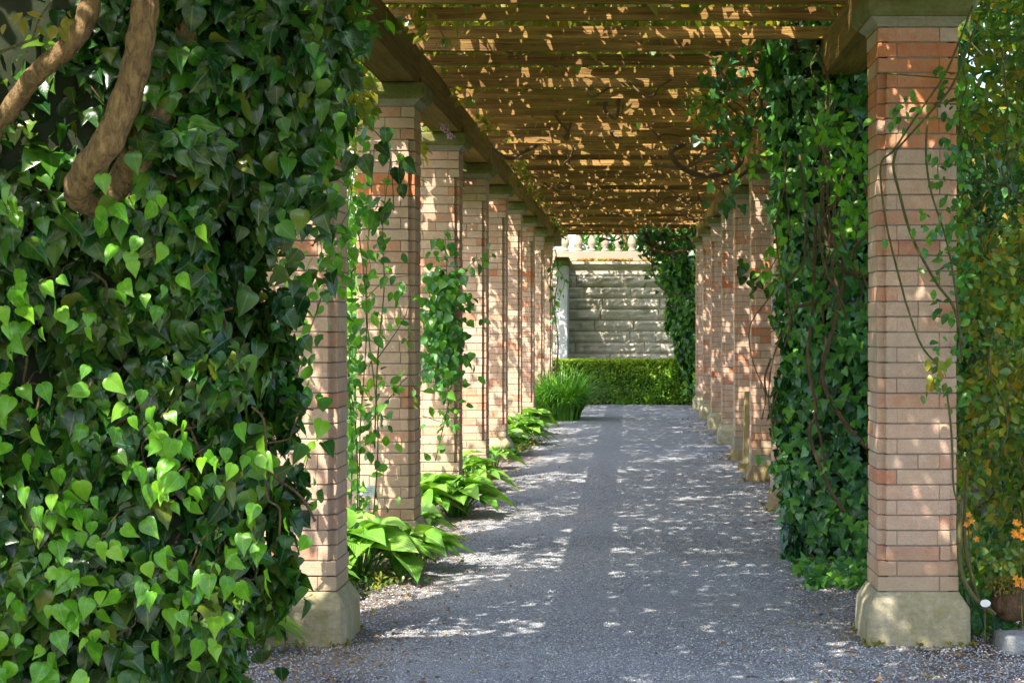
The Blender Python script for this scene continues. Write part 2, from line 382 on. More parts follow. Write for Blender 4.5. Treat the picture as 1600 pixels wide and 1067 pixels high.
def leaves(parent, P, tip, nrm, size, T, mat, singles=0, name='leaf', rest='foliage', hi=None):
    """P positions, tip and normal directions, size; the `singles` that show largest become objects of their own"""
    P = np.asarray(P, float); n = len(P)
    if n == 0: return
    size = np.broadcast_to(np.asarray(size, float), (n,))
    Yv = norm(np.asarray(tip, float)); Z = np.asarray(nrm, float); Z = norm(Z-(Z*Yv).sum(1, keepdims=True)*Yv); X = np.cross(Yv, Z)
    M = np.stack([X, Yv, Z], 2)*size[:, None, None]
    idx = np.arange(n)
    if singles:
        px = 985+F*P[:, 0]/np.maximum(P[:, 1], .5); py = 507+F*(1.81-P[:, 2])/np.maximum(P[:, 1], .5)
        vis = (px > 0) & (px < 1600) & (py > 0) & (py < 1067)
        face = np.abs((Z*norm(np.array([0, 0, 1.81])-P)).sum(1))
        score = np.where(vis, 1, .01)*size/np.linalg.norm(P-np.array([0, 0, 1.81]), axis=1)*(.3+face)
        # pieces in front of their mass come first
        score = score*np.exp(-(P[:, 1]-P[:, 1].min())*1.2)
        order = np.argsort(-score); one = order[:singles]; idx = order[singles:]
        me = template_mesh(hi or T, mat); off = np.array(parent.location) if parent else 0
        for i in one:
            o = bpy.data.objects.new(name, me); COL.objects.link(o); o.parent = parent
            m = np.eye(4); m[:3, :3] = M[i]; m[:3, 3] = P[i]-off
            o.matrix_basis = Matrix(m.tolist())
    if len(idx):
        V, Q, UV = T; k = len(V)
        VV = np.einsum('nij,kj->nki', M[idx], V)+P[idx][:, None, :]-(np.array(parent.location) if parent else 0)
        QQ = Q[None]+(np.arange(len(idx))*k)[:, None, None]
        me = mesh_np(rest, VV.reshape(-1, 3), QQ.reshape(-1, 4), np.tile(UV, (len(idx), 1)), True)
        me.materials.append(mat); o = link(rest, me, parent)
        o['kind'] = 'stuff'
        return o
def rnd3(n, s=1.0): return rng.normal(0, s, (n, 3))

# ------------------------------------------------------------ SETTING: ground, lawn, beds, path
def sheet(name, x0, y0, x1, y1, z, mat, nx=1, ny=1, amp=0):
    xs = np.linspace(x0, x1, nx+1); ys = np.linspace(y0, y1, ny+1)
    V = [(x, y, z+(amp*mnoise.noise(Vector((x*.9, y*.9, 3))) if amp else 0)) for y in ys for x in xs]
    Q = [(j*(nx+1)+i, j*(nx+1)+i+1, (j+1)*(nx+1)+i+1, (j+1)*(nx+1)+i) for j in range(ny) for i in range(nx)]
    me = mesh_np(name, V, Q, None, True); o = link(name, me, None, mat); return tag(o, kind='structure')
sheet('ground', -600, -300, 600, 1200, -.03, M_lawn)
sheet('planting_bed', -3.3, 3, -1.2, 43.6, -.008, M_soil, 12, 160, .012)
sheet('planting_bed', 1.2, 3, 4.2, 43.6, -.008, M_soil, 12, 160, .012)
sheet('path', -1.72, -4, 1.58, 42.6, .014, M_path, 24, 200, .008)
sheet('path', -3.6, -4, -1.722, 10.8, .012, M_path, 12, 60, .008)
sheet('path', 1.582, -4, 3.6, 9.75, .012, M_path, 12, 60, .008)

def ground_bits(name, n, x0, x1, y0, y1, s0, s1, mat, kindlabel, cat, z=.012, ypow=1.6):
    t = rng.random(n)**ypow; y = y0+(y1-y0)*t; x = rng.uniform(x0, x1, n)
    s = rng.uniform(s0, s1, n)
    oc = np.array([(1,0,0),(0,1,0),(-1,0,0),(0,-1,0),(0,0,.65),(0,0,-.65)], float)
    fc = np.array([(0,1,4),(1,2,4),(2,3,4),(3,0,4),(1,0,5),(2,1,5),(3,2,5),(0,3,5)])
    V = oc[None]*s[:, None, None]*(1+rng.uniform(-.35, .35, (n, 6, 1)))
    a = rng.uniform(0, 6.28, n); ca, sa = np.cos(a), np.sin(a)
    X = V[..., 0]*ca[:, None]-V[..., 1]*sa[:, None]; Y = V[..., 0]*sa[:, None]+V[..., 1]*ca[:, None]
    V = np.stack([X+x[:, None], Y+y[:, None], V[..., 2]+z+s[:, None]*.25], 2)
    Q = fc[None]+(np.arange(n)*6)[:, None, None]
    me = mesh_np(name, V.reshape(-1, 3), Q.reshape(-1, 3)); o = link(name, me, None, mat)
    return tag(o, kindlabel, cat, kind='stuff')
ground_bits('gravel', 90000, -2.4, 2.6, 8.6, 22, .0035, .0085, M_pebble, 'loose grey gravel spread over the whole walk', 'gravel', .014)
n = 5200
lx = np.where(rng.random(n) < .55, rng.normal(-1.55, .35, n), rng.normal(1.5, .4, n)); ly = 8.8+rng.random(n)**1.5*26
lit = leaves(None, np.stack([lx, ly, np.full(n, .022)], 1), np.concatenate([rng.normal(0, 1, (n, 2)), rng.normal(0, .15, (n, 1))], 1), rnd3(n, .3)+[0, 0, 1], rng.uniform(.012, .04, n), T_quad, M_litter, rest='leaf_litter')
tag(lit, 'small dry brown leaf litter along both edges of the gravel walk', 'leaf litter', kind='stuff')

# ------------------------------------------------------------ PILLARS
HS = .225; T = .105; NOTCH = .045; CH = .0857; Z0 = .31; GAP = .0075
PY = [7.15, 10.2, 13.9, 17.5, 20.8, 24.1, 27.4, 31.0, 34.6, 38.3]
XL, XR = -1.654-HS, 1.39+HS
def brick_mesh(L, corner, notch, mat, key):
    bm = bmesh.new(); g = .0015; h = CH-GAP
    if corner and notch: poly = [(NOTCH, 0), (L-g, 0), (L-g, T-g), (0, T-g), (0, NOTCH), (NOTCH, NOTCH)]
    elif corner: poly = [(0, 0), (L-g, 0), (L-g, T-g), (0, T-g)]
    else: poly = [(g, 0), (L-g, 0), (L-g, T-g), (g, T-g)]
    lo = [bm.verts.new((x, y, 0)) for x, y in poly]; hi = [bm.verts.new((x, y, h)) for x, y in poly]
    bm.faces.new(list(reversed(lo))); bm.faces.new(hi); k = len(poly)
    for i in range(k): bm.faces.new((lo[i], lo[(i+1) % k], hi[(i+1) % k], hi[i]))
    bmesh.ops.bevel(bm, geom=bm.edges[:], offset=.003, segments=1, affect='EDGES')
    bmesh.ops.recalc_face_normals(bm, faces=bm.faces)
    me = bpy.data.meshes.new('brick'); bm.to_mesh(me); bm.free(); me.materials.append(mat); return me
BM = {}
for cn in (0, 1):
    for nt in (0, 1):
        for L in (.225, .12, .115, .23, .345):
            for mi, mt in enumerate((M_brick, M_brick_o)): BM[(L, cn, nt, mi)] = brick_mesh(L, cn, nt, mt, 0)
lay = random.Random(11)
def pillar_bricks(root, single, orange=None):
    joined = [] if not single else None
    for c in range(37):
        z = Z0+c*CH+GAP/2; nt = 1 if .46 < z < 3.2 else 0
        mi = 1 if orange and any(a <= z < b for a, b in orange) else 0
        for side in range(4):
            rot = Matrix.Rotation(side*math.pi/2, 4, 'Z')
            u = lay.random()*(1 if single else .55)+(0 if single else .45); a, b = ((.225, .12) if u < .22 else (.115, .23) if u < .42 else (.345, 0))
            for (L, x, cn) in ((a, -HS, 1), (b, -HS+a, 0)):
                if not L: continue
                m2 = mi
                if not mi and random.random() < .01: m2 = 1
                elif mi and random.random() < .12: m2 = 0
                j = Matrix.Translation((x+random.uniform(-.001, .001), -HS+random.uniform(-.0035, .0035), z+random.uniform(-.0008, .0008)))
                jr = Matrix.Rotation(random.uniform(-.006, .006), 4, 'Z')@Matrix.Rotation(random.uniform(-.004, .004), 4, 'Y')
                me = BM[(L, cn, nt, m2)]
                if c % 2: j = Matrix.Diagonal((-1, 1, 1, 1))@j
                if single:
                    o = bpy.data.objects.new('brick', me); COL.objects.link(o); o.parent = root; o.matrix_basis = rot@j@jr
                else: joined.append((me, rot@j@jr))
    if joined:
        for mi, nm in ((0, 'brickwork'), (1, 'orange_brickwork')):
            MBk = MB()
            for me, m in joined:
                if (me.materials[0] is M_brick_o) != bool(mi): continue
                MBk.add([m@v.co for v in me.vertices], [tuple(p.vertices) for p in me.polygons])
            if MBk.v:
                o = MBk.build(nm, M_brick_o if mi else M_brick, root); o['kind'] = 'stuff'
def sq(h, z, jit=0, ch=0.0):
    if ch: pts = [(-h+ch, -h), (h-ch, -h), (h, -h+ch), (h, h-ch), (h-ch, h), (-h+ch, h), (-h, h-ch), (-h, -h+ch)]
    else: pts = [(-h, -h), (h, -h), (h, h), (-h, h)]
    return [(x+random.uniform(-jit, jit), y+random.uniform(-jit, jit), z+random.uniform(-jit, jit)) for x, y in pts]
def rough_block(name, mat, parent, hx, hy, z0, z1, amp=.03, seed=0):
    bm = bmesh.new(); bmesh.ops.create_cube(bm, size=1)
    bmesh.ops.subdivide_edges(bm, edges=bm.edges[:], cuts=5, use_grid_fill=True)
    for v in bm.verts:
        x, y, z = v.co; r = 1-.25*max(0, (abs(x)+abs(y)-.75)); v.co = Vector((x*2*hx*r*(1-.15*(z+.5)), y*2*hy*r*(1-.15*(z+.5)), z0+(z+.5)*(z1-z0)))
        nv = mnoise.noise_vector(v.co*9+Vector((seed*7, 0, 0)))+mnoise.noise_vector(v.co*22+Vector((seed*7, 0, 0)))*.5
        v.co += nv*amp
    for f in bm.faces: f.smooth = True
    me = bpy.data.meshes.new(name); bm.to_mesh(me); bm.free(); return link(name, me, parent, mat)
ORD = ['nearest', 'nearest', 'second', 'third', 'fourth', 'fifth', 'sixth', 'seventh', 'eighth', 'farthest']
EXTRA = {('left', 0): 'buried inside the big ivy, seen only through its leaves', ('left', 1): 'partly covered by the big ivy at the left edge',
 ('left', 2): 'with grey plant label and hostas at its foot', ('left', 3): 'with leafy climber clump at mid height',
 ('left', 4): 'with brown mossy stone foot on the gravel', ('left', 5): 'behind a small green rosette plant', ('left', 6): 'rising behind yellow-green hostas',
 ('left', 7): 'behind the hostas just before the grassy clump', ('left', 8): 'behind the arching grassy clump', ('left', 9): 'beside the pale stone pier, twined by a bare vine',
 ('right', 0): 'standing just outside the right edge', ('right', 1): 'with bright orange bricks near its top and bare stems across its face',
 ('right', 2): 'wrapped almost wholly in dark ivy', ('right', 3): 'mostly hidden behind the ivy, with brown foot showing',
 ('right', 4): 'standing on mossy rubble beside a wooden post', ('right', 5): 'behind the wooden post, with brown rubble foot',
 ('right', 6): 'third to last before the far ivy, with square stone plinth', ('right', 7): 'slim in view with a pale stone plinth, two before the hedge end',
 ('right', 8): 'nearest to the hedge of those clear of ivy', ('right', 9): 'at the hedge end, shaft swallowed by the far ivy'}
for side, X in (('left', XL), ('right', XR)):
    for k, y in enumerate(PY):
        if side == 'right' and k == 0: y = 5.3
        if k == 0: lab = '%s brick pillar of the %s row, %s' % ('unseen' if 0 else 'pink', side, EXTRA[(side, k)])
        else: lab = 'pink brick pillar, %s of the %s row, %s' % (ORD[k], side, EXTRA[(side, k)])
        if side == 'right' and k == 1: cy = y
        root = empty('brick_pillar', (X, y+HS, 0), ' '.join(lab.split()[:16]), 'pillar', 'brick pillars of the %s row' % side)
        root.rotation_euler.z = random.uniform(-.008, .008)
        core = MB(); i = HS-.006; ic = NOTCH+.004
        def ring(z, nt):
            if not nt: ic_ = .004
            else: ic_ = ic
            return [(-i+ic_, -i, z), (i-ic_, -i, z), (i-ic_, -i+ic_, z), (i, -i+ic_, z), (i, i-ic_, z), (i-ic_, i-ic_, z), (i-ic_, i, z), (-i+ic_, i, z), (-i+ic_, i-ic_, z), (-i, i-ic_, z), (-i, -i+ic_, z), (-i+ic_, -i+ic_, z)]
        core.rings([ring(.28, 1), ring(3.49, 1)]); core.build('mortar', M_mortar, root)
        if (side, k) in (('right', 3), ('right', 4), ('right', 5), ('left', 4)):
            rough_block('footing', M_rough, root, .285, .285, -.05, .2, .03, k)
            b = MB(); b.rings([sq(.236, .12), sq(.23, Z0)]); b.build('base', M_neck, root)
        else:
            b = MB(); b.rings([sq(.292, -.05, .003, .03), sq(.29, .12, .003, .03), sq(.287, .215, .003, .028), sq(.278, .235, .002, .02), sq(.236, .3, .002, .006), sq(.232, .3085, 0, .005)])
            b.build('base', M_base, root, False, .006)
        c = MB(); c.rings([sq(.228, 3.483), sq(.235, 3.5, .001), sq(.262, 3.525, .001), sq(.268, 3.533, .001)]); c.build('necking', M_neck, root)
        c = MB(); c.rings([sq(.283, 3.5345, .002, .01), sq(.306, 3.56, .002, .015), sq(.308, 3.635, .003, .015), sq(.298, 3.654, .002, .015)]); c.build('capital', M_cap, root, False, .005)
        single = (side == 'left' and 1 <= k <= 5) or (side == 'right' and k in (1, 3, 4, 5))
        orange = None
        if (side, k) == ('right', 1): orange = [(2.78, 3.34)]  # deep orange takes in both the brick's own colour and sunlight on it
        if (side, k) == ('left', 2): orange = [(2.78, 2.94)]
        if (side, k) == ('right', 4): orange = [(2.36, 2.5), (1.55, 1.66)]
        if (side, k) == ('left', 7): orange = [(2.6, 2.7)]
        pillar_bricks(root, single, orange)
        # moss at the foot
        if k in (1, 3, 4) or side == 'right' and k < 6:
            P = []; 
            n = 500; a = rng.uniform(0, 4, n); e = (a % 1)*2-1; s_ = np.floor(a)
            xx = np.where(s_ == 0, e, np.where(s_ == 1, 1, np.where(s_ == 2, e, -1)))*.3; yy = np.where(s_ == 0, -1, np.where(s_ == 1, e, np.where(s_ == 2, 1, e)))*.3
            keep = np.array([mnoise.noise(Vector((xx[i]*6, yy[i]*6, k*3.1+X))) > .05 for i in range(n)])
            xx, yy = xx[keep], yy[keep]; m = len(xx)
            if m: leaves(root, np.stack([xx+X, yy+y+HS, rng.uniform(.012, .035, m)], 1), rnd3(m)+[0, 0, .6], rnd3(m)+[0, 0, 1], rng.uniform(.012, .03, m), T_quad, M_moss, rest='moss')

# ------------------------------------------------------------ PERGOLA ROOF
roof = empty('pergola_roof', (0, 4, 3.66), 'weathered brown timber pergola roof of cross rafters on two long beams over the walk', 'pergola roof')
def beam(x0, x1, y0, y1, tilt=0):
    m = MB(); L = y1-y0; h = .275
    prof = [(0, .1), (.12, .0), (L-.12, 0), (L, .1), (L, h), (0, h)]
    A = [(x0, a, b) for a, b in prof]; B = [(x1, a, b) for a, b in prof]; k = 6
    m.add(A+B, [tuple(range(k)), tuple(reversed(range(k, 2*k)))]+[(i, (i+1) % k, k+(i+1) % k, k+i) for i in range(k)])
    o = m.build('beam', M_beam, roof, False, .006); o.location = (0, y0-4, 0); return o
ys = [3.0]+[y+HS for y in PY]+[43.2]  # near end is added: beams run on out of view with the shading roof
for i in range(len(ys)-1):
    beam(-1.9, -1.635, ys[i]+.004, ys[i+1]-.004)
    beam(1.43, 1.69, ys[i]+.004, ys[i+1]-.004)
def rafter_mesh():
    m = MB(); h = .078; w = .07; prof = [(-2.36, .07), (-2.24, 0), (2.08, 0), (2.2, .07), (2.2, h), (-2.36, h)]
    k = 6; n = 10
    m.add([(a, -w/2, b) for a, b in prof]+[(a, w/2, b) for a, b in prof], [tuple(range(k)), tuple(reversed(range(k, 2*k)))]+[(i, (i+1) % k, k+(i+1) % k, k+i) for i in range(k)])
    return m
r0 = rafter_mesh().build('rafter', M_raft, roof, False, .004); rm = r0.data; first = True
y = 3.4; ri = 0  # nearest rafters are added out of view to shade the foreground
while y < 43.6:
    o = r0 if first else link('rafter', rm, roof); first = False
    o.location = (random.uniform(-.03, .03), y-4+random.uniform(-.012, .012), .276+random.uniform(-.002, .018))
    o.rotation_euler = (random.uniform(-.02, .02), random.uniform(-.0015, .0015), random.uniform(-.004, .004))
    y += .72
# ------------------------------------------------------------ WISTERIA GROWTH ON THE ROOF
wis = empty('wisteria_canopy', (0, 4, 4.15), 'sunlit yellow-green wisteria growth with bare stems sprawling over the rafters', 'vine')
def canopy(n, x0, x1, y0, y1, z0, z1, size, thr, T=T_quad, mat=M_canopy, parent=wis, sc=1.4, seed=0.0, rest='foliage', aniso=1.0):
    x = rng.uniform(x0, x1, n); y = rng.uniform(y0, y1, n); z = rng.uniform(z0, z1, n)
    k = np.array([mnoise.noise(Vector((a*sc, b*sc*aniso, c*2+seed)))+.35*mnoise.noise(Vector((a*4*sc, b*4*sc, c*2))) for a, b, c in zip(x, y, z)])
    kk = k > thr; x, y, z = x[kk], y[kk], z[kk]; m = len(x)
    leaves(parent, np.stack([x, y, z], 1), rnd3(m)+[0, 0, -.5], rnd3(m, .5)+[0, 0, 1], rng.uniform(size*.7, size*1.3, m), T, mat, rest=rest)
canopy(30000, -1.85, 2.7, 3, 43.5, 4.07, 4.45, .13, -.34)
canopy(44000, -1.85, 2.7, 3, 43.5, 4.3, 4.7, .23, -.36, T_long)
canopy(5000, -1.8, 2.7, 3, 12, 4.16, 4.5, .15, -.4)  # extra leaves added overhead to shade the nearest right pillar
canopy(3500, -1.85, -.4, 3, 43.5, 4.15, 4.5, .2, -.1, T_long)  # extra strip added so the left beam's shadow blends into its surroundings
canopy(18000, -3.0, -1.95, 8.2, 43.5, 3.35, 4.35, .12, .11, sc=1.9, seed=3.0)  # outer clumps added to break up the sunlit edge on the path
canopy(4200, -2.9, -1.95, 8.2, 43.5, 2.9, 3.6, .11, .22, sc=1.6, seed=13.0)  # lower clumps, likewise added to dapple the sunlit part of the path
canopy(9000, -2.12, -1.92, 8.5, 43.5, 3.3, 3.75, .11, .16, sc=1.7, seed=21.0)  # sprigs under the beam, added to make its shadow edge ragged
canopy(6000, -1.62, -1.4, 11, 43.5, 3.82, 4.1, .09, .36, sc=2.2, seed=31.0)  # leaves along the inner beam edge, added to roughen its shadow
canopy(5500, -2.7, -1.9, 3, 43.5, 4.16, 4.4, .15, -.02)
sm = Stems()
for i in range(60):
    x0 = random.uniform(-2.3, 2.3); y0 = random.uniform(4, 42); a = random.uniform(-1.3, 1.3)
    L = random.uniform(1.5, 4)
    sm.tube(wander((x0, y0, 4.17), (max(-2.5, min(2.5, x0+math.sin(a)*L)), y0+math.cos(a)*L, 4.2), 8, .18), random.uniform(.008, .022), 5)
sm.build('stem', M_twig, wis, True, wis.location)
sm = Stems()   # loops sagging below the rafters, thicker to the right
for i in range(46):
    y0 = random.uniform(13, 38); x0 = random.choice([random.uniform(.2, 1.5), random.uniform(-1.5, 1.5)]); L = random.uniform(.4, 1.3)
    sm.tube(wander((x0, y0, 3.96), (x0+random.uniform(-.8, .8), y0+L, 3.96), 8, .1, random.uniform(.03, .16)), random.uniform(.006, .016), 5)
sm.tube(smooth_path([W(765, 232, 19), W(795, 248, 19), W(812, 240, 19.5), W(838, 228, 20)], 6), .022, 7)
sm.tube(smooth_path([W(1165, 228, 19), W(1150, 262, 19), W(1105, 275, 18.6), W(1065, 262, 18.4), W(1048, 238, 18.4), W(1068, 226, 19)], 6), .028, 7)
sm.tube(smooth_path([W(1150, 260, 19), W(1110, 245, 19.2), W(1070, 262, 19.8), W(1030, 258, 20)], 6), .02, 7)
sm.tube(smooth_path([W(1175, 262, 20), W(1140, 285, 20), W(1120, 282, 20), W(1100, 262, 20.5)], 6), .02, 7)


sm.build('hanging_stem', M_twig, wis, True, wis.location)
# ------------------------------------------------------------ IVY MASSES
def ivy_surface(n, cx, cy, rx, ry, z0, z1, shape, lump=.16, seed=0.0, th0=0, th1=2*math.pi, depth=.3, sup=2.6):
    """points on a lumpy upright body; returns positions, outward normals"""
    th = rng.uniform(th0, th1, n); z = rng.uniform(z0, z1, n)
    c, s = np.cos(th), np.sin(th); rr = 1/(np.abs(c)**sup+np.abs(s)**sup)**(1/sup)
    f = np.array([shape(v) for v in z]) if callable(shape) else 1
    nz = np.array([mnoise.noise(Vector((a*2.2+seed, b*2.2, v*1.6)))+.5*mnoise.noise(Vector((a*5+seed, b*5, v*4))) for a, b, v in zip(c*rx, s*ry, z)])
    d = rng.random(n)**1.2*depth
    R_ = rr*f
    P = np.stack([cx+c*(rx*R_)+c*(nz*lump-d), cy+s*(ry*R_)+s*(nz*lump-d), z], 1)
    N = norm(np.stack([c/rx, s/ry, np.zeros(n)], 1)); return P, N, nz, d
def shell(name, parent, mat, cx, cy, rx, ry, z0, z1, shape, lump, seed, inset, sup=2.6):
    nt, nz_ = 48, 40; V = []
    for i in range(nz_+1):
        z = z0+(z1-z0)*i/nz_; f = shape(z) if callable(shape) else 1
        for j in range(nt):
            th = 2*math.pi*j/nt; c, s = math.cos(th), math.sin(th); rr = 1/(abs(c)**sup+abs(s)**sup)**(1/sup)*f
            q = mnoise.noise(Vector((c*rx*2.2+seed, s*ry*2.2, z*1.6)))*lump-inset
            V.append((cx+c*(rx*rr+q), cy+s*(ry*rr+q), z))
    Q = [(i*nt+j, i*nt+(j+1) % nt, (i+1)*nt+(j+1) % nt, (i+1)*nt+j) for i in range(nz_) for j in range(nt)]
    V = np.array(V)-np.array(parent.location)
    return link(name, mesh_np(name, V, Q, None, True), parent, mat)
def interp(tab):
    zs = [a for a, b in tab]; vs = [b for a, b in tab]
    return lambda z: float(np.interp(z, zs, vs))

ivyL = empty('ivy', (-2.5, 7.4, 0), 'huge dark green ivy with heart shaped leaves filling the whole left foreground', 'ivy')
shpL = interp([(0, .9), (.4, .9), (.8, 1.0), (1.5, .99), (1.8, 1.02), (2.2, 1.1), (2.8, 1.16), (3.3, 1.18), (3.9, 1.16)])
CX, CY, RX, RY = -2.4, 7.15, .99, .62
ivn = 46000
P, N, nz, d = ivy_surface(ivn, CX, CY, RX, RY, .0, 3.9, shpL, .24, 1.0, math.pi*.9, math.pi*2.25, .38)
gapn = np.array([mnoise.noise(Vector((a*4.2, b*4.2, c*4.2+3))) for a, b, c in P]); kp = gapn > (.2-d*2.2-np.clip(P[:, 2]-2.2, 0, 1)*.3)
P, N, nz, d = P[kp], N[kp], nz[kp], d[kp]; ivn = len(P)
# upper front hangs back behind the trunks
back = np.clip((P[:, 2]-2.15)/.5, 0, 1)*np.clip((-P[:, 1]+7.3)/.5, 0, 1)*np.clip((-1.75-P[:, 0])/.3, 0, 1)*.35
P[:, 1] += back
tip = rnd3(ivn, .6)+N*.35+[0, 0, -.9]; nr = N+rnd3(ivn, .5)+[0, 0, .5]
sz = rng.gamma(9, .0077, ivn).clip(.035, .115)
pick = rng.random(ivn); T_lob2 = skew(T_lobed, .15, .08)
for lo_, hi_, T_, ns_ in ((0, .3, T_heart, 60), (.3, .55, T_heart2, 50), (.55, .78, T_heart3, 50), (.78, 1, T_lob2, 50)):
    q = (pick >= lo_) & (pick < hi_); leaves(ivyL, P[q], tip[q], nr[q], sz[q], T_, M_ivy, ns_, hi=T_fine[int(lo_*4)])
shell('shade_core', ivyL, M_core, CX, CY+.12, RX, RY, 0, 3.9, shpL, .24, 1.0, .21)
n = 1500; P = np.array([tuple(W(random.uniform(-30, 520), random.uniform(-40, 330), random.uniform(6.75, 7.1))) for _ in range(n)])
P = P[[not (130 < 985+F*a/b < 300 and 507+F*(1.81-c)/b > 200) for a, b, c in P]]; n = len(P)
leaves(ivyL, P, rnd3(n, .6)+[0, -.3, -.9], rnd3(n, .5)+[0, -1, .5], rng.uniform(.05, .105, n), T_heart2, M_ivy, rest='upper_foliage')
# sprays of young leaves that stick out
cl = [(235, 410), (60, 455), (150, 520), (130, 620), (275, 690), (40, 640), (112, 800), (160, 850), (300, 890), (120, 935), (35, 700), (315, 745), (205, 320), (25, 480), (255, 660), (60, 860), (20, 560), (355, 930), (240, 905), (30, 960), (400, 840), (90, 780), (260, 780), (185, 1000), (60, 1030), (10, 330), (330, 1010), (420, 700)]
YP, YT, YN, YS = [], [], [], []
tw = Stems()
for (a, b) in cl:
    c0 = W(a, b, 6.42 if a < 330 else 6.6); k = random.randint(5, 12)
    for _ in range(k):
        q = c0+Vector((random.gauss(0, .085), random.uniform(-.1, .05), random.gauss(0, .07)))
        YP.append(q); YT.append((random.gauss(.1, .5), random.gauss(-.4, .3), -1)); YN.append((random.gauss(-.2, .5), -1, random.uniform(.2, 1.3))); YS.append(random.uniform(.045, .085))
    tw.tube(wander(c0+Vector((random.uniform(-.1, .1), .4, .12)), c0+Vector((0, -.03, .02)), 5, .03), .0035, 4)
YP, YT, YN, YS = map(np.array, (YP, YT, YN, YS)); YT = YT+rnd3(len(YT), .25); YN = YN+rnd3(len(YN), .55)
for j_, T_ in enumerate((T_heart, T_heart2, T_heart3)):
    leaves(ivyL, YP[j_::3], YT[j_::3], YN[j_::3], YS[j_::3], T_fine[j_], M_young, 30, rest='young_foliage')
for i in range(46):
    a = random.uniform(0, 400); b = random.uniform(60, 780)
    p = W(a, b, random.uniform(6.7, 7.1)); tw.tube(wander(p, p+Vector((random.uniform(-.25, .25), random.uniform(-.05, .1), -random.uniform(.15, .5))), 6, .05), random.uniform(.003, .007), 5)
tw.build('stem', M_twig, ivyL, True, ivyL.location)
# ragged right edge of the ivy: loose hanging trails
trL = []
for (a, b, yy) in [(520, 20, 7.2), (515, 120, 7.2), (505, 230, 7.1), (490, 330, 7.2), (480, 400, 7.3), (455, 480, 7.4), (460, 560, 7.5), (470, 640, 7.6), (465, 720, 7.6), (455, 820, 7.6), (440, 900, 7.6), (400, 980, 7.6), (375, 1040, 7.6), (540, 40, 7.6), (548, 110, 7.8), (500, 60, 7.0)]:
    for _ in range(38): trL.append(W(a-14, b, yy-.25)+Vector((random.gauss(-.05, .07), random.gauss(0, .12), random.gauss(0, .12))))
m = len(trL); leaves(ivyL, trL, rnd3(m, .5)+[.2, 0, -1], rnd3(m, .5)+[.6, -.7, .3], rng.uniform(.045, .09, m), T_heart3, M_ivy, rest='edge_foliage')

# wisteria trunks
wt = empty('wisteria', W(165, 900, 6.7), 'thick twisting brown wisteria trunk with forked limbs rising out of the big ivy', 'wisteria')
wt.location.z = 0
def limb(pts, rad, parent, mat=M_bark, name='trunk', sides=12):
    P = smooth_path([Vector(p)-parent.location for p in pts], 7); n = len(P)
    rs = [np.interp(i/(n-1), np.linspace(0, 1, len(rad)), rad)*(1+.05*math.sin(i*1.3)) for i in range(n)]
    m = MB(); m.tube(P, rs, sides, .03); return m.build(name, mat, parent, True)
limb([W(150, 900, 7.2), W(150, 600, 7.1), W(160, 400, 6.95), W(185, 300, 6.68), W(225, 225, 6.6), W(262, 150, 6.65), W(290, 60, 6.7), W(310, -60, 6.8)], [.075, .07, .065, .055, .05, .045, .04], wt)
limb([W(160, 330, 6.66), W(122, 306, 6.55), W(135, 268, 6.46), W(172, 215, 6.42), W(205, 130, 6.42), W(220, 60, 6.42), W(228, -10, 6.44), W(232, -120, 6.5)], [.035, .052, .055, .052, .05, .047, .045], wt, name='limb')
limb([W(-40, 260, 6.7), W(30, 150, 6.55), W(65, 108, 6.5), W(105, 75, 6.5), W(132, 35, 6.5), W(145, -20, 6.5), W(150, -100, 6.5)], [.03, .036, .037, .038, .037, .035], wt, name='limb')
limb([W(262, 280, 6.8), W(272, 200, 6.8), W(300, 140, 6.85), W(330, 60, 6.9), W(345, -60, 7)], [.035, .03, .025, .02], wt, name='limb')
limb([W(-20, 90, 6.3), W(35, 68, 6.3), W(62, 58, 6.3)], [.006, .005, .004], wt, M_twigg, 'twig', 6)
limb([W(50, 62, 6.3), W(62, 30, 6.28), W(85, -5, 6.28)], [.004, .004, .004], wt, M_twigg, 'twig', 6)
P = [W(35, 20, 6.28), W(30, 25, 6.28), W(42, 20, 6.28), W(38, 28, 6.3), W(85, 40, 6.25), W(80, 44, 6.25), W(92, 42, 6.25), W(108, 30, 6.25), W(103, 26, 6.25), W(115, 32, 6.25), W(60, 40, 6.3), W(8, 38, 6.3)]
m = len(P); leaves(wt, P, rnd3(m, .4)+[0, -.2, -1], rnd3(m, .4)+[0, -1, .4], rng.uniform(.04, .07, m), T_oval, M_bronze, m)

# unseen crown leaves added left of the pergola to shade and dapple the ivy
canopy(8000, -5.2, -2.0, 3.2, 7.6, 3.3, 4.6, .15, -.08, T_quad, M_ivy, wt, 1.2, 4.0, 'crown')
canopy(7000, -5.0, -2.6, 2.6, 6.2, 2.5, 3.6, .14, .0, T_quad, M_ivy, wt, 1.5, 9.0, 'crown')
for i in range(10):
    m_ = MB(); m_.tube([q-wt.location for q in wander((-2.4+random.uniform(-.3, .2), 6.6, 3.6), (random.uniform(-5, -2), random.uniform(3.5, 9), random.uniform(3.7, 4.5)), 8, .3)], .015, 5)
    m_.build('branch', M_bark, wt, True)
# hanging leaf trails at the upper edge between ivy and first pillar
climb0 = empty('climbing_vine', (-1.7, 9.4, 0), 'light green small leafed trails hanging between the big ivy and the nearest left pillar', 'vine', 'climbing vines on the left row')

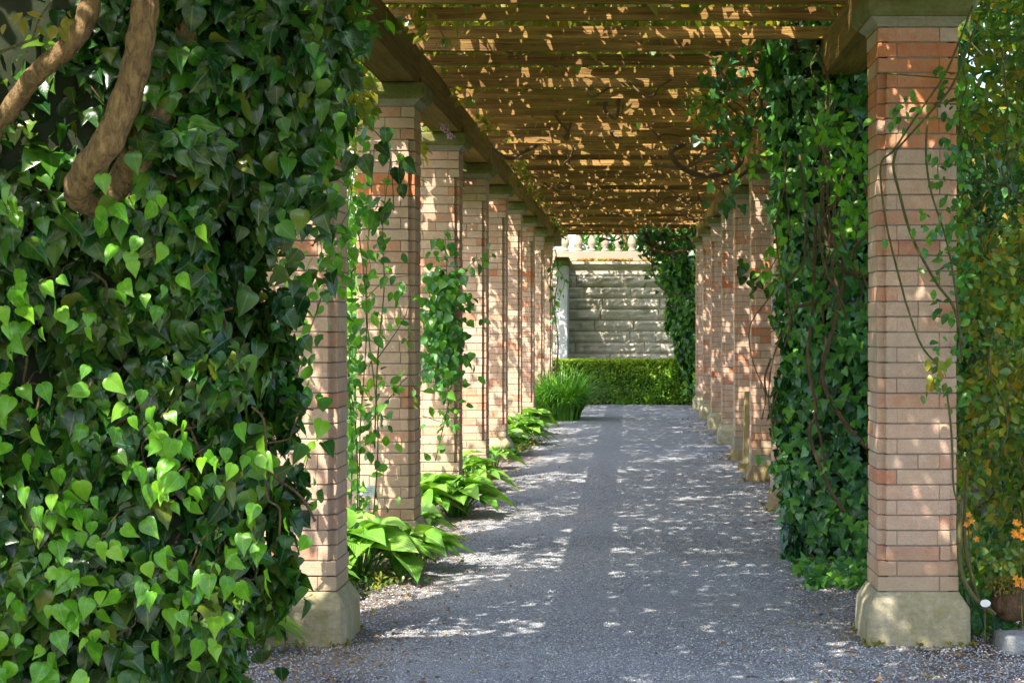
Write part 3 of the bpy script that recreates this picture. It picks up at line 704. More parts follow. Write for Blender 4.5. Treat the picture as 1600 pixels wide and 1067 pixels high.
def climber(root, paths, leafn, size, spread, T, mat, singles=0, rad=.006, stem=M_twigg, bias=(0, -.6, .4), young=None):
    m = Stems(); P = []; 
    for p0, rr in paths:
        pts = smooth_path(p0, 5)
        m.tube([q-root.location for q in pts], [rr*(1-.5*i/len(pts)) for i in range(len(pts))], 5)
        L = sum((pts[i+1]-pts[i]).length for i in range(len(pts)-1))
        for _ in range(int(leafn*L)):
            i = random.randrange(len(pts)-1); q = pts[i].lerp(pts[i+1], random.random())
            P.append(q+Vector((random.gauss(0, spread), random.gauss(0, spread*.7)-spread*.3, random.gauss(0, spread))))
    m.build('stem', stem, root, True); n = len(P)
    if not n: return
    P = np.array([tuple(q) for q in P]); tipv = rnd3(n, .6)+[0, -.1, -.7]; nv = rnd3(n, .5)+list(bias); s = rng.uniform(size*.6, size*1.35, n)
    if young:
        yk = rng.random(n) < .25
        leaves(root, P[yk], tipv[yk], nv[yk], s[yk], T, young, min(singles//4, int(yk.sum())), rest='young_foliage')
        P, tipv, nv, s = P[~yk], tipv[~yk], nv[~yk], s[~yk]
    leaves(root, P, tipv, nv, s, T, mat, min(singles, len(P)))
climber(climb0, [([W(555, -20, 9.4), W(545, 60, 9.4), W(535, 160, 9.4), W(525, 250, 9.5)], .004), ([W(575, -10, 9.8), W(565, 90, 9.8), W(570, 190, 9.8)], .004), ([W(520, 200, 9.6), W(500, 330, 9.7), W(505, 420, 9.8)], .004),
    ([W(445, 690, 9.9), W(470, 560, 9.9), W(500, 470, 9.9), W(520, 380, 9.9), W(545, 330, 9.9)], .005), ([W(480, 640, 9.9), W(455, 560, 9.9), W(440, 470, 9.9), W(520, 440, 9.95)], .004), ([W(455, 850, 9.9), W(470, 760, 9.9), W(485, 700, 9.9)], .004)],
    40, .085, .07, T_oval, M_climb, 120, young=M_young)
# the bright heart-leaved shoot that silhouettes against the gap
shoot = empty('ivy_shoot', W(640, 400, 9.6), 'dark backlit ivy shoot with large heart leaves hanging before the second left pillar', 'ivy')
P = [W(545, 165, 9), W(602, 200, 9), W(590, 225, 9), W(598, 240, 9), W(565, 245, 9), W(630, 250, 9), W(622, 262, 9), W(550, 240, 9), W(610, 315, 9), W(625, 290, 9), W(600, 325, 9), W(585, 330, 9)]
m = len(P); leaves(shoot, P, rnd3(m, .3)+[0, 0, -1], rnd3(m, .4)+[.3, -1, -.2], rng.uniform(.07, .12, m), T_heart, M_ivy, m)
mm = MB(); mm.tube([q-shoot.location for q in smooth_path([W(615, 330, 9.05), W(612, 270, 9.05), W(602, 225, 9.05), W(560, 180, 9.05), W(540, 150, 9.05)], 5)], .003, 5); mm.build('stem', M_twigg, shoot, True)

c2 = empty('climbing_vine', (-2.1, 13.3, 0), 'tall leafy climber filling the gap between the nearest and second left pillars', 'vine', 'climbing vines on the left row')
pp = []
for i in range(9):
    x = random.uniform(-2.32, -1.95); yv = random.uniform(12.6, 13.7)
    pp.append(([Vector((x, yv, 0)), Vector((x+random.gauss(0, .05), yv, 1.0)), Vector((x+random.gauss(0, .06), yv, 2.0)), Vector((x+random.gauss(0, .08), yv, random.uniform(2.7, 3.5)))], .006))
pp += [([W(585, 700, 13.5), W(590, 560, 13.5), W(600, 450, 13.5), W(598, 350, 13.5), W(610, 250, 13.5)], .006), ([W(590, 560, 13.5), W(630, 500, 13.5), W(650, 440, 13.5)], .004),
       ([W(570, 670, 13.5), W(610, 620, 13.5), W(640, 590, 13.4), W(655, 640, 13.4)], .004), ([W(560, 480, 13.5), W(600, 440, 13.5), W(640, 430, 13.5)], .004)]
climber(c2, pp, 23, .085, .08, T_oval, M_climb, 220, young=M_young)
c3 = empty('climbing_vine', (-1.9, 17.2, 0), 'bushy climber clump on the third left pillar, spilling over its corner', 'vine', 'climbing vines on the left row')
pp = [([W(680, 720, 17.3), W(705, 600, 17.3), W(700, 480, 17.3), W(695, 360, 17.3)], .006), ([W(660, 650, 17.3), W(700, 660, 17.2), W(720, 640, 17.2)], .004),
      ([W(690, 480, 17.2), W(735, 470, 17.2), W(745, 520, 17.1)], .004), ([W(690, 560, 17.2), W(730, 560, 17.1), W(740, 600, 17.1)], .004), ([W(700, 500, 17.2), W(730, 420, 17.1), W(765, 400, 17.1)], .004)]
climber(c3, pp, 26, .085, .05, T_oval, M_climb, 120)
n = 420; P = np.array([tuple(W(random.gauss(690, 17), random.gauss(505, 48), random.uniform(17.0, 17.45))) for _ in range(n)])
leaves(c3, P, rnd3(n, .5)+[0, 0, -1], rnd3(n, .5)+[-.2, -1, .4], rng.uniform(.06, .12, n), T_heart, M_climb, 60, rest='clump_foliage')
c9 = empty('climbing_vine', (-1.5, 38.2, 0), 'thin bare vine twisting up the farthest left pillar', 'vine', 'climbing vines on the left row')
climber(c9, [([W(866, 600, 38), W(872, 540, 38), W(866, 480, 38), W(872, 430, 38), W(868, 390, 38)], .02), ([W(868, 500, 38), W(860, 450, 38), W(868, 400, 38)], .015), ([W(872, 420, 38), W(882, 440, 38), W(874, 465, 38)], .01)], 8, .14, .06, T_oval, M_climb, 0, stem=M_twig)

# ------------------------------------------------------------ right: ivy on the second pillar
ivyR = empty('ivy', (1.62, 14.1, 0), 'dense dark ivy wrapped around the second right pillar down to the gravel', 'ivy')
shpR = interp([(0, .88), (.3, 1.0), (1.2, .95), (2.2, .98), (2.8, 1.0), (3.6, 1.2), (4.2, 1.2)])
n = 9000; P, N, nz, d = ivy_surface(n, 1.6, 14.05, .47, .5, .0, 4.1, shpR, .12, 5.0, 0, 2*math.pi, .2, 2.2)
leaves(ivyR, P, rnd3(n, .45)+N*.3+[0, 0, -1], N+rnd3(n, .4)+[0, 0, .3], rng.uniform(.055, .125, n), T_lobed, M_ivyr, 240)
shell('shade_core', ivyR, M_core, 1.6, 14.05, .47, .5, 0, 4.1, shpR, .12, 5.0, .13, 2.2)
pr = []; P = []
for i in range(60):
    a = random.uniform(1225, 1350); b = random.uniform(100, 850); p = W(a, b, 13.4)
    for _ in range(random.randint(3, 8)): P.append(p+Vector((random.gauss(0, .08), random.uniform(-.15, .05), random.gauss(0, .08))))
n = len(P); leaves(ivyR, P, rnd3(n, .5)+[0, -.2, -1], rnd3(n, .4)+[-.3, -1, .6], rng.uniform(.05, .1, n), T_lobed, M_young if 0 else M_climb, 40, rest='young_foliage')
n = 26
sm = Stems()
for k in range(13):
    a = random.uniform(1225, 1350); b = random.uniform(30, 350); L = random.uniform(120, 500); yy = random.uniform(12.9, 13.45)
    q0 = W(a, b, yy); q1 = W(min(1355, max(1190, a+random.uniform(-60, 60))), b+L, yy+.1)
    sm.tube([q-ivyR.location for q in wander(q0, q1, 8, .12)], random.uniform(.004, .01), 6)
for pts, r_ in (([(1290, 200), (1285, 330), (1300, 400), (1340, 430), (1365, 425)], .016), ([(1300, 380), (1320, 420), (1305, 500), (1285, 590), (1320, 660), (1355, 700)], .016), ([(1275, 320), (1270, 480), (1262, 560), (1275, 640), (1265, 680), (1295, 760), (1320, 800)], .013), ([(1240, 480), (1280, 470), (1300, 440), (1296, 400)], .012), ([(1205, 560), (1195, 590), (1200, 620), (1215, 610), (1205, 650), (1220, 660)], .008)):
    sm.tube([q-ivyR.location for q in smooth_path([W(x, y_, 13.3) for x, y_ in pts], 6)], r_, 7)
sm.build('stem', M_twig, ivyR, True)

hang = empty('wisteria_tangle', (1.2, 15.5, 3.9), 'hanging tangle of brown wisteria stems and loose green leaves below the right beam', 'vine')
pp = []
for k in range(20):
    a = random.uniform(1110, 1340); yy = random.uniform(13.4, 18.5); b = 507-F*2.15/yy+random.uniform(0, 25)
    pp.append(([W(a, b, yy), W(a+random.uniform(-25, 35), b+random.uniform(30, 60), yy), W(a+random.uniform(-20, 70), b+random.uniform(80, 150)*(.4+(a-1075)/255*.9), yy+.1)], random.uniform(.005, .012)))
climber(hang, pp, 22, .085, .09, T_lobed, M_ivyr, 200, stem=M_twig, bias=(0, -.8, .1))
n = 330; P = np.array([tuple(W(1200+abs(random.gauss(0, 1))*75 if random.random() < .8 else random.uniform(1090, 1200), random.uniform(50, 330), random.uniform(13.6, 16))) for _ in range(n)])
P = P[(P[:, 0] < 2.4)]; n = len(P)
leaves(hang, P, rnd3(n, .5)+[0, 0, -1], rnd3(n, .5)+[-.2, -.8, .3], rng.uniform(.06, .12, n), T_lobed, M_ivyr, 60, rest='loose_foliage')
n = 130; P = np.array([tuple(W(random.gauss(1100, 18), random.gauss(165, 14), random.uniform(14, 15))) for _ in range(n)])
leaves(hang, P, rnd3(n, .5)+[0, 0, -.6], rnd3(n, .5)+[0, -.8, .3], rng.uniform(.04, .08, n), T_oval, M_rose, 0, rest='yellowing_foliage')
spray = empty('climbing_rose_spray', (1.6, 12.2, 2.4), 'bright small leafed spray beside the nearest right pillar, before the dark ivy', 'vine')
pp = [([W(1355, 240, 12), W(1310, 220, 12), W(1275, 235, 12.1)], .005), ([W(1365, 280, 12), W(1320, 270, 12), W(1290, 290, 12)], .005), ([W(1350, 330, 12), W(1320, 300, 12), W(1300, 160, 12)], .005), ([W(1370, 300, 12), W(1335, 345, 12), W(1320, 330, 12)], .004), ([W(1240, 340, 13.2), W(1215, 400, 13.2), W(1190, 440, 13.3)], .005), ([W(1225, 230, 13.2), W(1200, 260, 13.2), W(1175, 235, 13.2)], .005)]
climber(spray, pp, 75, .07, .07, T_oval, M_young, 150)
P = [W(x, y_, 17) for x, y_ in [(1155, 405), (1158, 418), (1165, 412), (1160, 432), (1180, 425), (1172, 438), (1178, 448), (1185, 440), (1200, 450), (1195, 425)]]
m = len(P); leaves(hang, P, rnd3(m, .3)+[0, 0, -1], rnd3(m, .4)+[.3, -1, 0], rng.uniform(.09, .13, m), T_heart, M_ivy, m)

# ivy and stems at the far end, right
ivyF = empty('ivy', (1.55, 40.6, 0), 'far dark ivy cascade between the last right pillars and the stone end wall', 'ivy')
shpF = interp([(0, .5), (.7, .55), (1.2, .8), (1.8, 1.0), (2.4, 1.1), (2.9, 1.25), (3.2, 1.2), (3.9, 1.1)])
n = 9000; P, N, nz, d = ivy_surface(n, 1.62, 40.6, .72, .9, .3, 3.9, shpF, .25, 9.0, math.pi*.6, math.pi*2, .3, 2.2)
leaves(ivyF, P, rnd3(n, .5)+N*.2+[0, 0, -1], N+rnd3(n, .45)+[0, 0, .3], rng.uniform(.1, .18, n), T_heart, M_ivyr, 0)
yk = rng.random(n) < .16
leaves(ivyF, P[yk]+N[yk]*.05, rnd3(int(yk.sum()), .5)+[0, 0, -1], N[yk]+rnd3(int(yk.sum()), .4)+[0, 0, .4], .14, T_heart, M_young, 0, rest='young_foliage')
shell('shade_core', ivyF, M_core, 1.62, 40.6, .72, .9, .2, 3.9, shpF, .25, 9.0, .2, 2.2)
tf = empty('wisteria_tangle', (1.0, 39.5, 3.6), 'bare brown wisteria loops hanging at the far end before the balustrade', 'vine')
pp = [([W(1008, 362, 39), W(1005, 378, 39), W(1022, 390, 39), W(1045, 396, 39), W(1070, 392, 39), W(1090, 405, 39)], .05), ([W(1018, 365, 39), W(1018, 400, 39), W(1022, 430, 39), W(1040, 455, 39), W(1095, 465, 39)], .02), ([W(1005, 370, 39), W(1030, 385, 39), W(1060, 372, 39), W(1085, 380, 39)], .03), ([W(940, 372, 40), W(960, 376, 40), W(975, 366, 40)], .025)]
for k in range(14): pp.append(([W(random.uniform(1000, 1085), 364, 39), W(random.uniform(1000, 1085), 380, 39.2), W(random.uniform(1010, 1088), random.uniform(395, 420), 39.2)], .012))
climber(tf, pp, 16, .12, .1, T_lobed, M_ivyr, 0, stem=M_twig)

# ------------------------------------------------------------ right foreground: rose thicket
rose = empty('climbing_rose', (2.3, 11, 0), 'tall rambling rose with small yellow-green leaves at the right edge', 'rose')
n = 34000
P = np.stack([rng.uniform(1.96, 3.2, n), 10.4+2*rng.random(n)**1.5, rng.uniform(.35, 4.0, n)], 1)
k_ = np.array([mnoise.noise(Vector((a*2.2, b*2.2, c*1.7+20))) for a, b, c in P]); P = P[k_ > -.04]; n = len(P)
leaves(rose, P, rnd3(n, .7)+[-.2, -.1, -.6], rnd3(n, .6)+[-.4, -.8, .7], rng.gamma(6, .009, n).clip(.025, .095), T_oval, M_rose, 260)
n = 260; P = np.array([tuple(W(random.gauss(1498, 22), random.uniform(60, 640), random.uniform(10.0, 10.2))) for _ in range(n)])
k_ = np.array([mnoise.noise(Vector((0, 0, c*2.3+4))) > -.15 for a, b, c in P]); P = P[k_]; n = len(P)
leaves(rose, P, rnd3(n, .6)+[-.2, -.1, -.6], rnd3(n, .4)+[-.3, -1, .5], rng.uniform(.04, .075, n), T_oval, M_climb, 40, rest='edge_foliage')
sm = Stems(); lo = rose.location
def rs(pts, r_, Y=10.05):
    sm.tube([q-lo for q in smooth_path([W(x, y_, Y) for x, y_ in pts], 6)], r_, 6)
rs([(1393, 238), (1376, 262), (1385, 350), (1412, 460), (1418, 480), (1440, 540), (1470, 575)], .006); rs([(1400, 235), (1396, 262), (1405, 300), (1425, 370), (1462, 440), (1490, 480), (1505, 540)], .008); rs([(1450, 180), (1447, 240), (1455, 300), (1480, 380), (1495, 470), (1503, 560)], .006)
rs([(1520, 10), (1480, 110), (1440, 170), (1393, 240)], .006); rs([(1530, 30), (1490, 130), (1450, 180), (1400, 235)], .006); rs([(1478, 600), (1487, 680), (1490, 760), (1500, 790)], .006)
rs([(1462, 425), (1480, 415), (1500, 405)], .005); rs([(1502, 780), (1500, 880), (1520, 930), (1555, 960)], .014, 10.15); rs([(1511, 740), (1508, 850), (1530, 940)], .01, 10.3); rs([(1370, 115), (1410, 117), (1500, 125)], .004)
for i in range(110):
    x = random.uniform(1.98, 2.9); y_ = random.uniform(10.4, 12); z = random.uniform(.3, 3.2)
    sm.tube([q-lo for q in wander((x, y_, z), (x+random.uniform(-.25, .45), y_+random.uniform(-.2, .2), z+random.uniform(.3, .9)), 6, .08)], random.uniform(.003, .007), 5)
sm.build('stem', M_twigg, rose, True)
for (a, b, k) in [(1430, 150, 9), (1410, 190, 8), (1470, 595, 16), (1440, 345, 10), (1465, 365, 8), (1480, 230, 10), (1450, 560, 8), (1500, 250, 12)]:
    P = [W(a+random.gauss(0, 16), b+random.gauss(0, 14), 10.0) for _ in range(k)]
    leaves(rose, P, rnd3(k, .5)+[0, 0, -1], rnd3(k, .4)+[0, -1, .3], rng.uniform(.04, .075, k), T_oval, M_rose if a in (1470, 1450) else M_climb, k)

# orange flowers, strap leaves, stump, tag, block
for (a, b, cnt, ty, lb) in [(1592, 828, 9, 10.3, 'larger cluster of orange flowers at the right picture edge'), (1513, 822, 6, 10.3, 'small orange flower cluster beside the nearest right pillar'), (1594, 905, 6, 10.2, 'low orange flower cluster above the mossy stump')]:
    fl = empty('orange_flower', W(a, b, ty), lb, 'flower', 'orange flowers in the right bed')
    for q in range(cnt):
        c = W(a+random.gauss(0, 6), b+random.gauss(0, 9), ty+random.uniform(-.05, .05)); k = 5
        T_ = [(math.cos(t), -.5, math.sin(t)) for t in [2*math.pi*i/5+q for i in range(5)]]
        leaves(fl, [c]*k, T_, [(0, -1, .1)]*k, [.022]*k, T_quad, M_orange, k, name='petal')
    mm = MB(); mm.tube([Vector((0, 0, 0)), Vector((.02, .03, -.25)), Vector((.02, .05, -fl.location.z+.02))], .004, 5); mm.build('stem', M_twigg, fl, True)
def strap(root, n, base, spread, h, w, lean, T_seg=7, mat=M_grass, name='blades', arch=1.0):
    V = []; Q = []; UV = []
    for i in range(n):
        a = random.uniform(0, 2*math.pi); rr = spread*math.sqrt(random.random())
        b = Vector(base)+Vector((math.cos(a)*rr, math.sin(a)*rr, 0)); a2 = a+random.gauss(0, .5); L = h*random.uniform(.6, 1.15); ln = lean*random.uniform(.3, 1.2)
        dx = Vector((math.cos(a2), math.sin(a2), 0)); sd_ = Vector((-dx.y, dx.x, 0)); s0 = len(V)
        for q in range(T_seg+1):
            t = q/T_seg; p = b+dx*(ln*L*(t**1.6))+Vector((0, 0, L*(t-arch*.55*ln*t**2.6))); ww = w*(1-t**2.2)*.5+.0008
            V += [p-sd_*ww-root.location, p+sd_*ww-root.location]; UV += [(0.2, t), (.8, t)]
            if q: k = s0+2*q; Q.append((k-2, k-1, k+1, k))
    me = mesh_np(name, [tuple(v) for v in V], Q, UV, True); o = link(name, me, root, mat); o['kind'] = 'stuff'; return o
ir = empty('iris_plant', (2.02, 10.6, 0), 'clump of upright blue-green strap leaves beside the nearest right plinth', 'plant')
M_iris = mat_leaf('iris_leaf', [(0, (.03,.14,.08)), (1, (.08,.24,.13))], (.2,.4,.2), .1, .25, .35)
for i in range(26):
    strap(ir, 1, (random.uniform(1.96, 2.3), random.uniform(10.45, 10.9), 0), .04, .6, .022, .45, mat=M_iris, name='strap_leaf').pop('kind', None)
for i in ir.children:
    if 'kind' in i: del i['kind']
st = empty('mossy_stump', W(1572, 960, 10.35), 'rounded brown root stump with moss on top beside the flowers', 'stump')
st.location.z = .02
bm = bmesh.new(); bmesh.ops.create_uvsphere(bm, u_segments=28, v_segments=18, radius=1)
for v in bm.verts:
    p = v.co.copy(); th = math.atan2(p.y, p.x); g = 1+.06*math.sin(th*11+p.z*3)+.12*mnoise.noise(p*2.2)
    v.co = Vector((p.x*.125*g, p.y*.11*g, p.z*.115*g+.12+.02*p.x))
for f in bm.faces: f.smooth = True
me = bpy.data.meshes.new('root_ball'); bm.to_mesh(me); bm.free(); rb = link('root_ball', me, st, mat_bark('stump_bark', (.05,.02,.01), (.2,.1,.05), 30)); rb.location.z = .1; rb.rotation_euler = (.2, .35, .2)
n = 900; a = rng.uniform(0, 2*math.pi, n); e = rng.uniform(.35, 1.5, n)
P = np.stack([np.cos(a)*np.cos(e)*.125, np.sin(a)*np.cos(e)*.11, np.sin(e)*.118+.225], 1)+np.array(st.location)
leaves(st, P, rnd3(n, .7)+[0, 0, .5], rnd3(n)+[0, 0, 1], .02, T_quad, M_moss, rest='moss')
wtg = MB(); wtg.rings([[(math.cos(t)*.029, y_, math.sin(t)*.021+.26) for t in [2*math.pi*i/16 for i in range(16)]] for y_ in (0, .008)])
tg = empty('plant_tag', W(1540, 945, 10.1), 'white oval plant tag on a thin stake by the stump', 'plant tag'); tg.location.z = 0
o = wtg.build('tag_plate', M_white, tg); sk = MB(); sk.tube([(0, .015, 0), (0, .012, .25)], .004, 5); sk.build('stake', M_twig, tg)
sb = empty('stone_block', (2.17, 10.15, 0), 'rough grey stone block at the right picture edge', 'stone')
o = rough_block('block', M_grey, sb, .13, .16, -.03, .085, .01, 8)
# low ground cover right bed
n = 2600; P = np.stack([rng.uniform(1.9, 3.0, n), rng.uniform(10.3, 12.6, n), rng.random(n)**1.5*.4+.02], 1)
gc = leaves(None, P, rnd3(n, .7)+[0, -.3, 0], rnd3(n, .5)+[0, -.4, 1], rng.uniform(.03, .07, n), T_oval, M_climb, rest='ground_cover'); tag(gc, 'low green ground cover in the right bed behind the nearest plinth', 'ground cover', kind='stuff')
wf = empty('white_flower', (2.18, 10.4, .06), 'tiny white blossoms in the ground cover by the grey block', 'flower')
for (a, b) in [(1594, 965), (1585, 955), (1598, 948), (1590, 970)]:
    c = W(a, b, 10.3); leaves(wf, [c]*5, [(math.cos(t), -.4, math.sin(t)) for t in [1.256*i for i in range(5)]], [(0, -1, .3)]*5, [.015]*5, T_oval, M_whitefl, 5, name='petal')
n = 260; P = np.stack([rng.uniform(1.2, 1.75, n), rng.uniform(12.3, 13.4, n), rng.uniform(.01, .1, n)], 1)
leaves(ivyR, P, rnd3(n, .6)+[-.3, -.3, -.2], rnd3(n, .4)+[0, -.5, 1], rng.uniform(.05, .09, n), T_lobed, M_climb, rest='creeping_foliage')

# ------------------------------------------------------------ HOSTAS and clumps on the left
def hosta(x, y, s, n, label, mat=M_hosta):
    s *= 1.2; n = int(n*1.7)
    r_ = empty('hosta', (x, y, 0), label, 'hosta', 'hostas along the left edge of the walk')
    me = template_mesh(T_hosta, mat); sm = Stems()
    for i in range(n):
        ring_ = (i/n); a = i*2.4+random.uniform(-.3, .3); el = R(76-52*ring_+random.uniform(-10, 10)); L = s*random.uniform(.75, 1.15)*(.7+.3*ring_)
        dx = Vector((math.cos(a), math.sin(a), 0)); base = dx*(.02+.08*ring_)*s*3+Vector((0, 0, .02)); 
        st_ = base+dx*L*.45*math.cos(el)+Vector((0, 0, L*1.25*math.sin(el)))
        tipd = (dx*math.cos(el*.45)+Vector((random.gauss(0, .25), random.gauss(0, .25), math.sin(el*.45)))).normalized(); nn = Vector((0, 0, 1))+dx*.1-dx*math.sin(el)*.5+Vector((random.gauss(0, .25), random.gauss(0, .25), 0))
        Z = (nn-tipd*nn.dot(tipd)).normalized(); Xv = tipd.cross(Z); m = Matrix((Xv*L*.95, tipd*L, Z*L)).transposed().to_4x4(); m.translation = st_
        o = bpy.data.objects.new('leaf', me); COL.objects.link(o); o.parent = r_; o.matrix_basis = m
        sm.tube([base, base.lerp(st_, .5)+Vector((0, 0, .02)), st_], .006*s*3, 5)
    sm.build('stalk', M_twigg if 0 else M_grass, r_, True); return r_
H = [(-2.28, 9.95, .26, 20, 'hosta tucked between the big ivy and the nearest left plinth'),
 (-2.25, 11.9, .3, 24, 'hosta right behind the nearest left pillar, leaves cut by its edge'), (-1.92, 12.75, .3, 30, 'largest sunlit hosta below the grey plant label'),
 (-1.62, 13.25, .22, 22, 'hosta at the path edge covering the second left plinth corner'), (-2.2, 13.2, .26, 20, 'hosta under the climber, just behind the grey plant label'),
 (-1.98, 16.7, .3, 24, 'hosta against the front of the third left pillar'), (-1.62, 16.95, .27, 26, 'hosta reaching over the gravel beside the third left pillar'),
 (-1.8, 15.2, .2, 16, 'small hosta in the shade strip between the second and third left pillars'), (-1.75, 25.2, .22, 16, 'small hosta just beyond the blue-green rosette plant'), (-1.7, 22.6, .18, 14, 'tiny hosta between the mossy foot and the rosette plant'), (-1.72, 19.6, .24, 18, 'lone hosta on the gravel edge before the brown mossy foot'), (-1.95, 20.1, .28, 20, 'hosta between the third and fourth left pillars'), (-1.66, 27.0, .3, 26, 'yellowish hosta before the grassy clump, nearer of two'),
 (-1.75, 29.6, .3, 24, 'green hosta tucked against the grassy clump, farther of two'), (-1.9, 26.2, .26, 18, 'hosta close to the shaft of the fifth left pillar')]
for h in H: hosta(*h)
rz = empty('rosette_plant', (-1.68, 23.9, 0), 'small blue-green rosette plant at the foot of the fifth left pillar', 'plant')
n = 130; a = rng.uniform(0, 6.28, n); rr = rng.random(n)**.5*.2
leaves(rz, np.stack([-1.68+np.cos(a)*rr, 23.9+np.sin(a)*rr, .05+.13*(1-(rr/.22)**2)], 1), np.stack([np.cos(a), np.sin(a), np.full(n, .3)], 1), rnd3(n, .4)+[0, 0, 1], rng.uniform(.06, .1, n), T_oval, M_ivyr, 60)
gr = empty('daylily_clump', (-1.3, 34.2, 0), 'big arching grassy green clump at the left before the hedge', 'plant')
strap(gr, 900, (-1.32, 34.2, 0), .36, 1.25, .03, .95, name='foliage', arch=1.15)
sg2 = empty('daylily_clump', (-1.75, 35.8, 0), 'second grassy clump behind the first, against the far left pillars', 'plant')
strap(sg2, 260, (-1.75, 35.8, 0), .25, 1.05, .026, .5, name='foliage')
for (x, y_, s_) in [(-1.75, 15.4, .3), (-1.5, 14.2, .2), (-1.6, 28.0, .3), (-2.0, 11.0, .3), (-1.8, 32, .3)]:
    pass
n = 1300; P = np.concatenate([np.stack([rng.normal(cx, sx, 260), rng.normal(cy, .35, 260), rng.random(260)*.09+.02], 1) for cx, cy, sx in [(-1.62, 14.0, .1), (-2.1, 10.6, .15), (-1.5, 27.3, .14), (-1.7, 12.6, .1), (-1.55, 25.8, .1)]])
gc = leaves(None, P, rnd3(n, .6), rnd3(n, .4)+[0, -.3, 1], rng.uniform(.02, .045, n), T_oval, M_rose, rest='weeds'); tag(gc, 'small yellow-green weeds below the hostas along the left edge', 'weeds', kind='stuff')
# sparse weeds in the gravel
n = 420; P = np.stack([rng.uniform(-1.9, 2.3, n), 8.9+rng.random(n)**1.3*4, np.full(n, .03)], 1)
kk = np.array([mnoise.noise(Vector((a*1.8, b*1.8, 7))) > .22 for a, b, c in P]); P = P[kk]; n = len(P)
gc = leaves(None, P, rnd3(n, .6)+[0, 0, .4], rnd3(n, .4)+[0, 0, 1], rng.uniform(.012, .03, n), T_long, M_bush, rest='moss_tufts'); tag(gc, 'tiny green tufts scattered in the foreground gravel', 'weeds', kind='stuff')

# plant label on the second left pillar
sg = empty('plant_label', W(573, 768, 13.55), 'small tilted grey plant label on a short stake before the second left pillar', 'plant label'); sg.location.z = 0
m = MB(); m.box(-.062, -.004, -.042, .062, .004, .042); pl = m.build('plate', M_sign, sg, False, .002); pl.location = (0, 0, .57); pl.rotation_euler = (-.35, 0, -.1)
m = MB()
for i, w_ in enumerate((.09, .07, .05)): m.box(-w_/2, -.0062, .02-i*.018, w_/2, -.005, .023-i*.018)
tx = m.build('lettering', M_ink, pl)
m = MB(); m.box(-.01, .006, 0, .01, .012, .55); m.build('stake', M_sign, sg)
# wooden post by the fourth right pillar
po = empty('wooden_post', (1.425, 22.4, 0), 'leaning pale wooden post beside the fourth right pillar', 'post')
m = MB(); m.rings([sq(.042, 0, .003, .008), sq(.04, .5, .003, .008), sq(.039, .95, .003, .01), sq(.03, .985, .002, .008)]); o = m.build('shaft', M_post, po, False, .003); o.rotation_euler = (0, .02, 0)
rough_block('footing', M_rough, po, .1, .13, -.03, .1, .025, 5)
# wisteria blossom by the third capital
wb = empty('wisteria_blossom', W(697, 203, 16.6), 'small purple wisteria blossom hanging above the third left capital', 'flower')
n = 60; t = rng.random(n); P = np.stack([wb.location.x+(t-.5)*.1+rng.normal(0, .018, n), np.full(n, wb.location.y)+rng.normal(0, .02, n), wb.location.z+.07-t*.15+rng.normal(0, .01, n)], 1)
leaves(wb, P, rnd3(n), rnd3(n)+[0, -1, .5], .028, T_quad, M_purple, rest='petals')
# wire round the first right pillar
# ------------------------------------------------------------ HEDGE
hd = empty('hedge', (0, 41.6, 0), 'low clipped hedge with yellow-green top across the end of the walk', 'hedge')
def hed_leaf(n, top):
    x = rng.uniform(-2.0, 1.75, n); t = rng.random(n)
    arc = .35*((x+.1)/1.9)**2
    if top:
        y = 40.75+rng.random(n)*1.35-arc; z = .95+rng.normal(0, .022, n); nr = rnd3(n, .5)+[0, -.3, 1]
    else:
        z = .02+t*.95; y = 40.75-arc+rng.normal(0, .035, n)+.12*np.array([mnoise.noise(Vector((a*2.4, 0, c*3))) for a, c in zip(x, z)])+.08*(1-z); nr = rnd3(n, .5)+[0, -1, .4]
    return np.stack([x, y, z], 1), nr
P, nr = hed_leaf(11000, False); n = len(P); leaves(hd, P, rnd3(n, .6)+[0, -.3, .5], nr, rng.uniform(.04, .075, n), T_quad, M_hedge)
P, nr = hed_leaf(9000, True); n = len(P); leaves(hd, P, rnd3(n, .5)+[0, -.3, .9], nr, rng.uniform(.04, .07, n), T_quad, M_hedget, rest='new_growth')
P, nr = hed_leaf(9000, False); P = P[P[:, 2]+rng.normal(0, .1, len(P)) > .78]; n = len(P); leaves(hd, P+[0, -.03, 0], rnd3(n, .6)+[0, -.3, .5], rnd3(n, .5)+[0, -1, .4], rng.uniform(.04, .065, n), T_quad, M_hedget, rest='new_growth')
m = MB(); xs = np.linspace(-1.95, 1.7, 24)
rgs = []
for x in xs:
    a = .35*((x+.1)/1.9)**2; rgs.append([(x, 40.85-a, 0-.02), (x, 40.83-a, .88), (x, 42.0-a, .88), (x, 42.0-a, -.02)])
m.rings(rgs); c = m.build('shade_core', M_core, hd); c.data.transform(Matrix.Translation(-hd.location))

